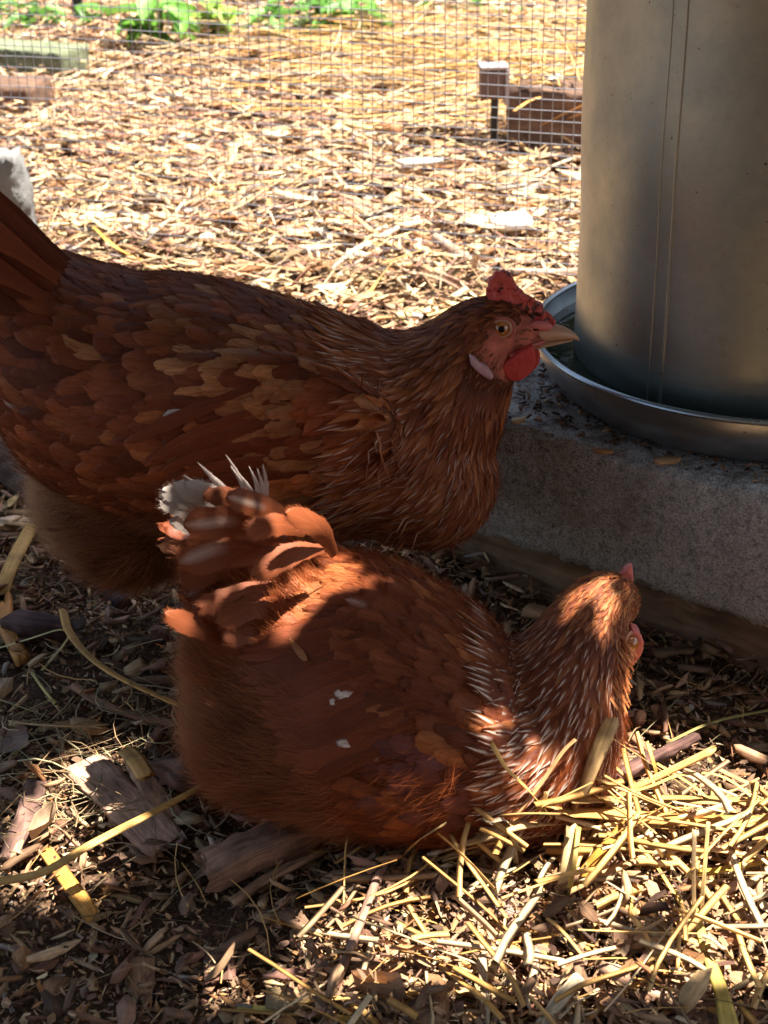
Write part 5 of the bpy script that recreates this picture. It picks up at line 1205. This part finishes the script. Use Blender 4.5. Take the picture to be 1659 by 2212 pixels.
for px, py, l, lh in zip(pxs, pys, lit, lith):
    d = ray(px, py).normalized(); best = 1e9; hp = None
    for bi, b in enumerate((H1.bvh, H2.bvh, blk, tailb)):
        h = b.ray_cast(CO, d)
        if h[0] is not None and h[3] < best: best = h[3]; hp = h[0]; who = bi
    if hp is None:
        hp = CO+d*(-CO.z/d.z)
        if hp.y > 1.42: l = True
    elif who == 0: l = False
    elif who in (1, 3): l = lh
    i = int((hp.x-kx*hp.z-Q0x)/QC); j = int((hp.y-ky*hp.z-Q0y)/QC)
    if 0 <= i < QN and 0 <= j < QN: (litg if l else shg)[i, j] += 1
litm = litg > shg*.7
edge_y = 1.30
n = 46000; qx = np.concatenate([rs.uniform(-.95, .72, 23000), rs.uniform(-.4, .4, 20000), rs.uniform(-1.3, 1.1, 3000)]); qy = np.concatenate([rs.uniform(.22, edge_y, 23000), rs.uniform(.5, 1.0, 20000), rs.uniform(-.5, edge_y, 3000)]); rl = rs.uniform(.009, .029, n); rl[23000:43000] = rs.uniform(.005, .010, 20000)
II, JJ = np.meshgrid(np.arange(-3, 4), np.arange(-3, 4)); ok = np.ones(n, bool)
for di, dj in zip(II.ravel(), JJ.ravel()):
    ci = ((qx-Q0x)/QC).astype(int)+di; cj = ((qy-Q0y)/QC).astype(int)+dj
    ok &= ~(litm[np.clip(ci, 0, QN-1), np.clip(cj, 0, QN-1)] & (np.hypot(di, dj)*QC <= rl*1.02))  # keeps the added foliage clear of the chosen sun patches
qx, qy, rl = qx[ok], qy[ok], rl[ok]; n = len(qx)
hz = rs.uniform(.78, 1.12, n)
cen = np.stack([qx+kx*hz, qy+ky*hz, hz], -1)
S3 = np.array(SUN); a1 = unit(np.cross(S3, [0, 0, 1.])); a2 = np.cross(S3, a1)
th = rs.uniform(0, 2*np.pi, n); nn = unit(S3[None]+rs.normal(0, .35, (n, 3))); e1 = unit(a1[None]*np.cos(th)[:, None]+a2[None]*np.sin(th)[:, None]); e1 = unit(e1-nn*np.sum(e1*nn, 1, keepdims=True)); e2 = np.cross(nn, e1)
K = 8; prof = [(-1, 0, 0), (-.45, .55, .08), (.25, .5, .08), (1, 0, -.1), (.25, -.5, .08), (-.45, -.55, .08)]
V = np.stack([cen+e1*(a*rl*1.0)[:, None]*1.0+e2*(b*rl*1.2)[:, None]+nn*(c*rl)[:, None] for a, b, c in prof], 1).reshape(-1, 3)
Fq = (np.arange(n)*6)[:, None, None]+np.array([[0, 1, 2, 3], [0, 3, 4, 5]])[None]
cl = np.repeat((np.array([.05, .10, .025])*rs.uniform(.7, 1.3, (n, 1)))[:, None], 6, 1).reshape(-1, 3)
tree = empty('added_shade_tree', (2.1, 1.0, 0)); tag(tree, 'added leafy tree out of view to the right, its foliage laid out to cast the dappled shade', 'tree')
M_TL = NT('tree_leaf'); _c = M_TL.attr('Col'); M_TL.P(Base_Color=_c, Roughness=.5); translucent(M_TL, .12, _c)
o = link('leaves', npmesh('leaves', V, [Fq.reshape(-1, 4)], cl), M_TL.m, tree); o['kind'] = 'stuff'
M_TB = mat_wood('tree_bark', (.07, .05, .04), (.16, .12, .09))
def limb(name, pts, r0, r1):
    c = catmull(pts, 6); V = []; m = 10
    for i, p in enumerate(c):
        t = (c[min(i+1, len(c)-1)]-c[max(i-1, 0)]).normalized(); a = t.orthogonal().normalized(); b = t.cross(a); r = r0+(r1-r0)*i/(len(c)-1)
        for j in range(m): V.append(tuple(p+(a*math.cos(2*math.pi*j/m)+b*math.sin(2*math.pi*j/m))*r*(1+.1*nz(p, 9, j))))
    F4 = [[i*m+j, i*m+(j+1) % m, (i+1)*m+(j+1) % m, (i+1)*m+j] for i in range(len(c)-1) for j in range(m)]
    return link(name, npmesh(name, np.array(V), [np.array(F4)], smooth=True), M_TB, tree)
limb('trunk', [Vector((2.1, 1.0, -.05)), Vector((2.05, 1.05, .7)), Vector((2.0, 1.1, 1.4)), Vector((1.9, 1.2, 2.2))], .09, .04)
for pts in ([(2.02, 1.08, 1.0), (1.5, 1.3, 1.22), (.9, 1.40, 1.20), (.1, 1.42, 1.18), (-.5, 1.4, 1.16)],
            [(2.0, 1.1, 1.0), (1.6, .7, 1.22), (.9, .40, 1.22), (.2, .3, 1.2)]):
    limb('limb', [Vector(p) for p in pts], .022, .005)

# ------------------------------------------------------------------ added outside the frame to darken reflections and fill light
wall = empty('added_dark_wall', (0, -1.0, 0)); tag(wall, 'dark brown board wall of the coop behind the viewer', 'wall')  # unseen wall added for dark reflections and a warm fill
M_WALL = mat_wood('added_wall_boards', (.05, .032, .022), (.13, .085, .06))
for k in range(22):
    link('board', blockmesh('board', Vector((-1.7+k*.155, -1.0-.006*(k % 2), 0)), Vector((1, 0, 0)), Vector((0, 1, 0)), .150, .02, -.02, 2.1, .05, .001, k, .002), M_WALL, wall)
n = 9000; fx = rs.uniform(-9, 9, n); fz = rs.uniform(0, 1, n)**.8*4.6*(1+.25*np.sin(fx*1.3)+.15*np.sin(fx*3.1)); fy = 8.5+rs.normal(0, .5, n)
cen = np.stack([fx, fy, fz], -1); e1 = unit(rs.normal(0, 1, (n, 3))); e2 = unit(np.cross(e1, rs.normal(0, 1, (n, 3)))); sz = rs.uniform(.12, .3, n)[:, None]
V = np.stack([cen+e1*sz, cen+e2*sz*.55, cen-e1*sz, cen-e2*sz*.55], 1).reshape(-1, 3)
cl = np.repeat((np.array([.04, .075, .022])*rs.uniform(.6, 1.4, (n, 1)))[:, None], 4, 1).reshape(-1, 3)
tag(link('added_far_woods', npmesh('added_far_woods', V, [np.arange(n*4).reshape(-1, 4)], cl), M_TL.m), 'dense green woods added unseen beyond the yard to dim the horizon and its reflections', kind='stuff')  # unseen foliage added to darken the horizon and water reflections
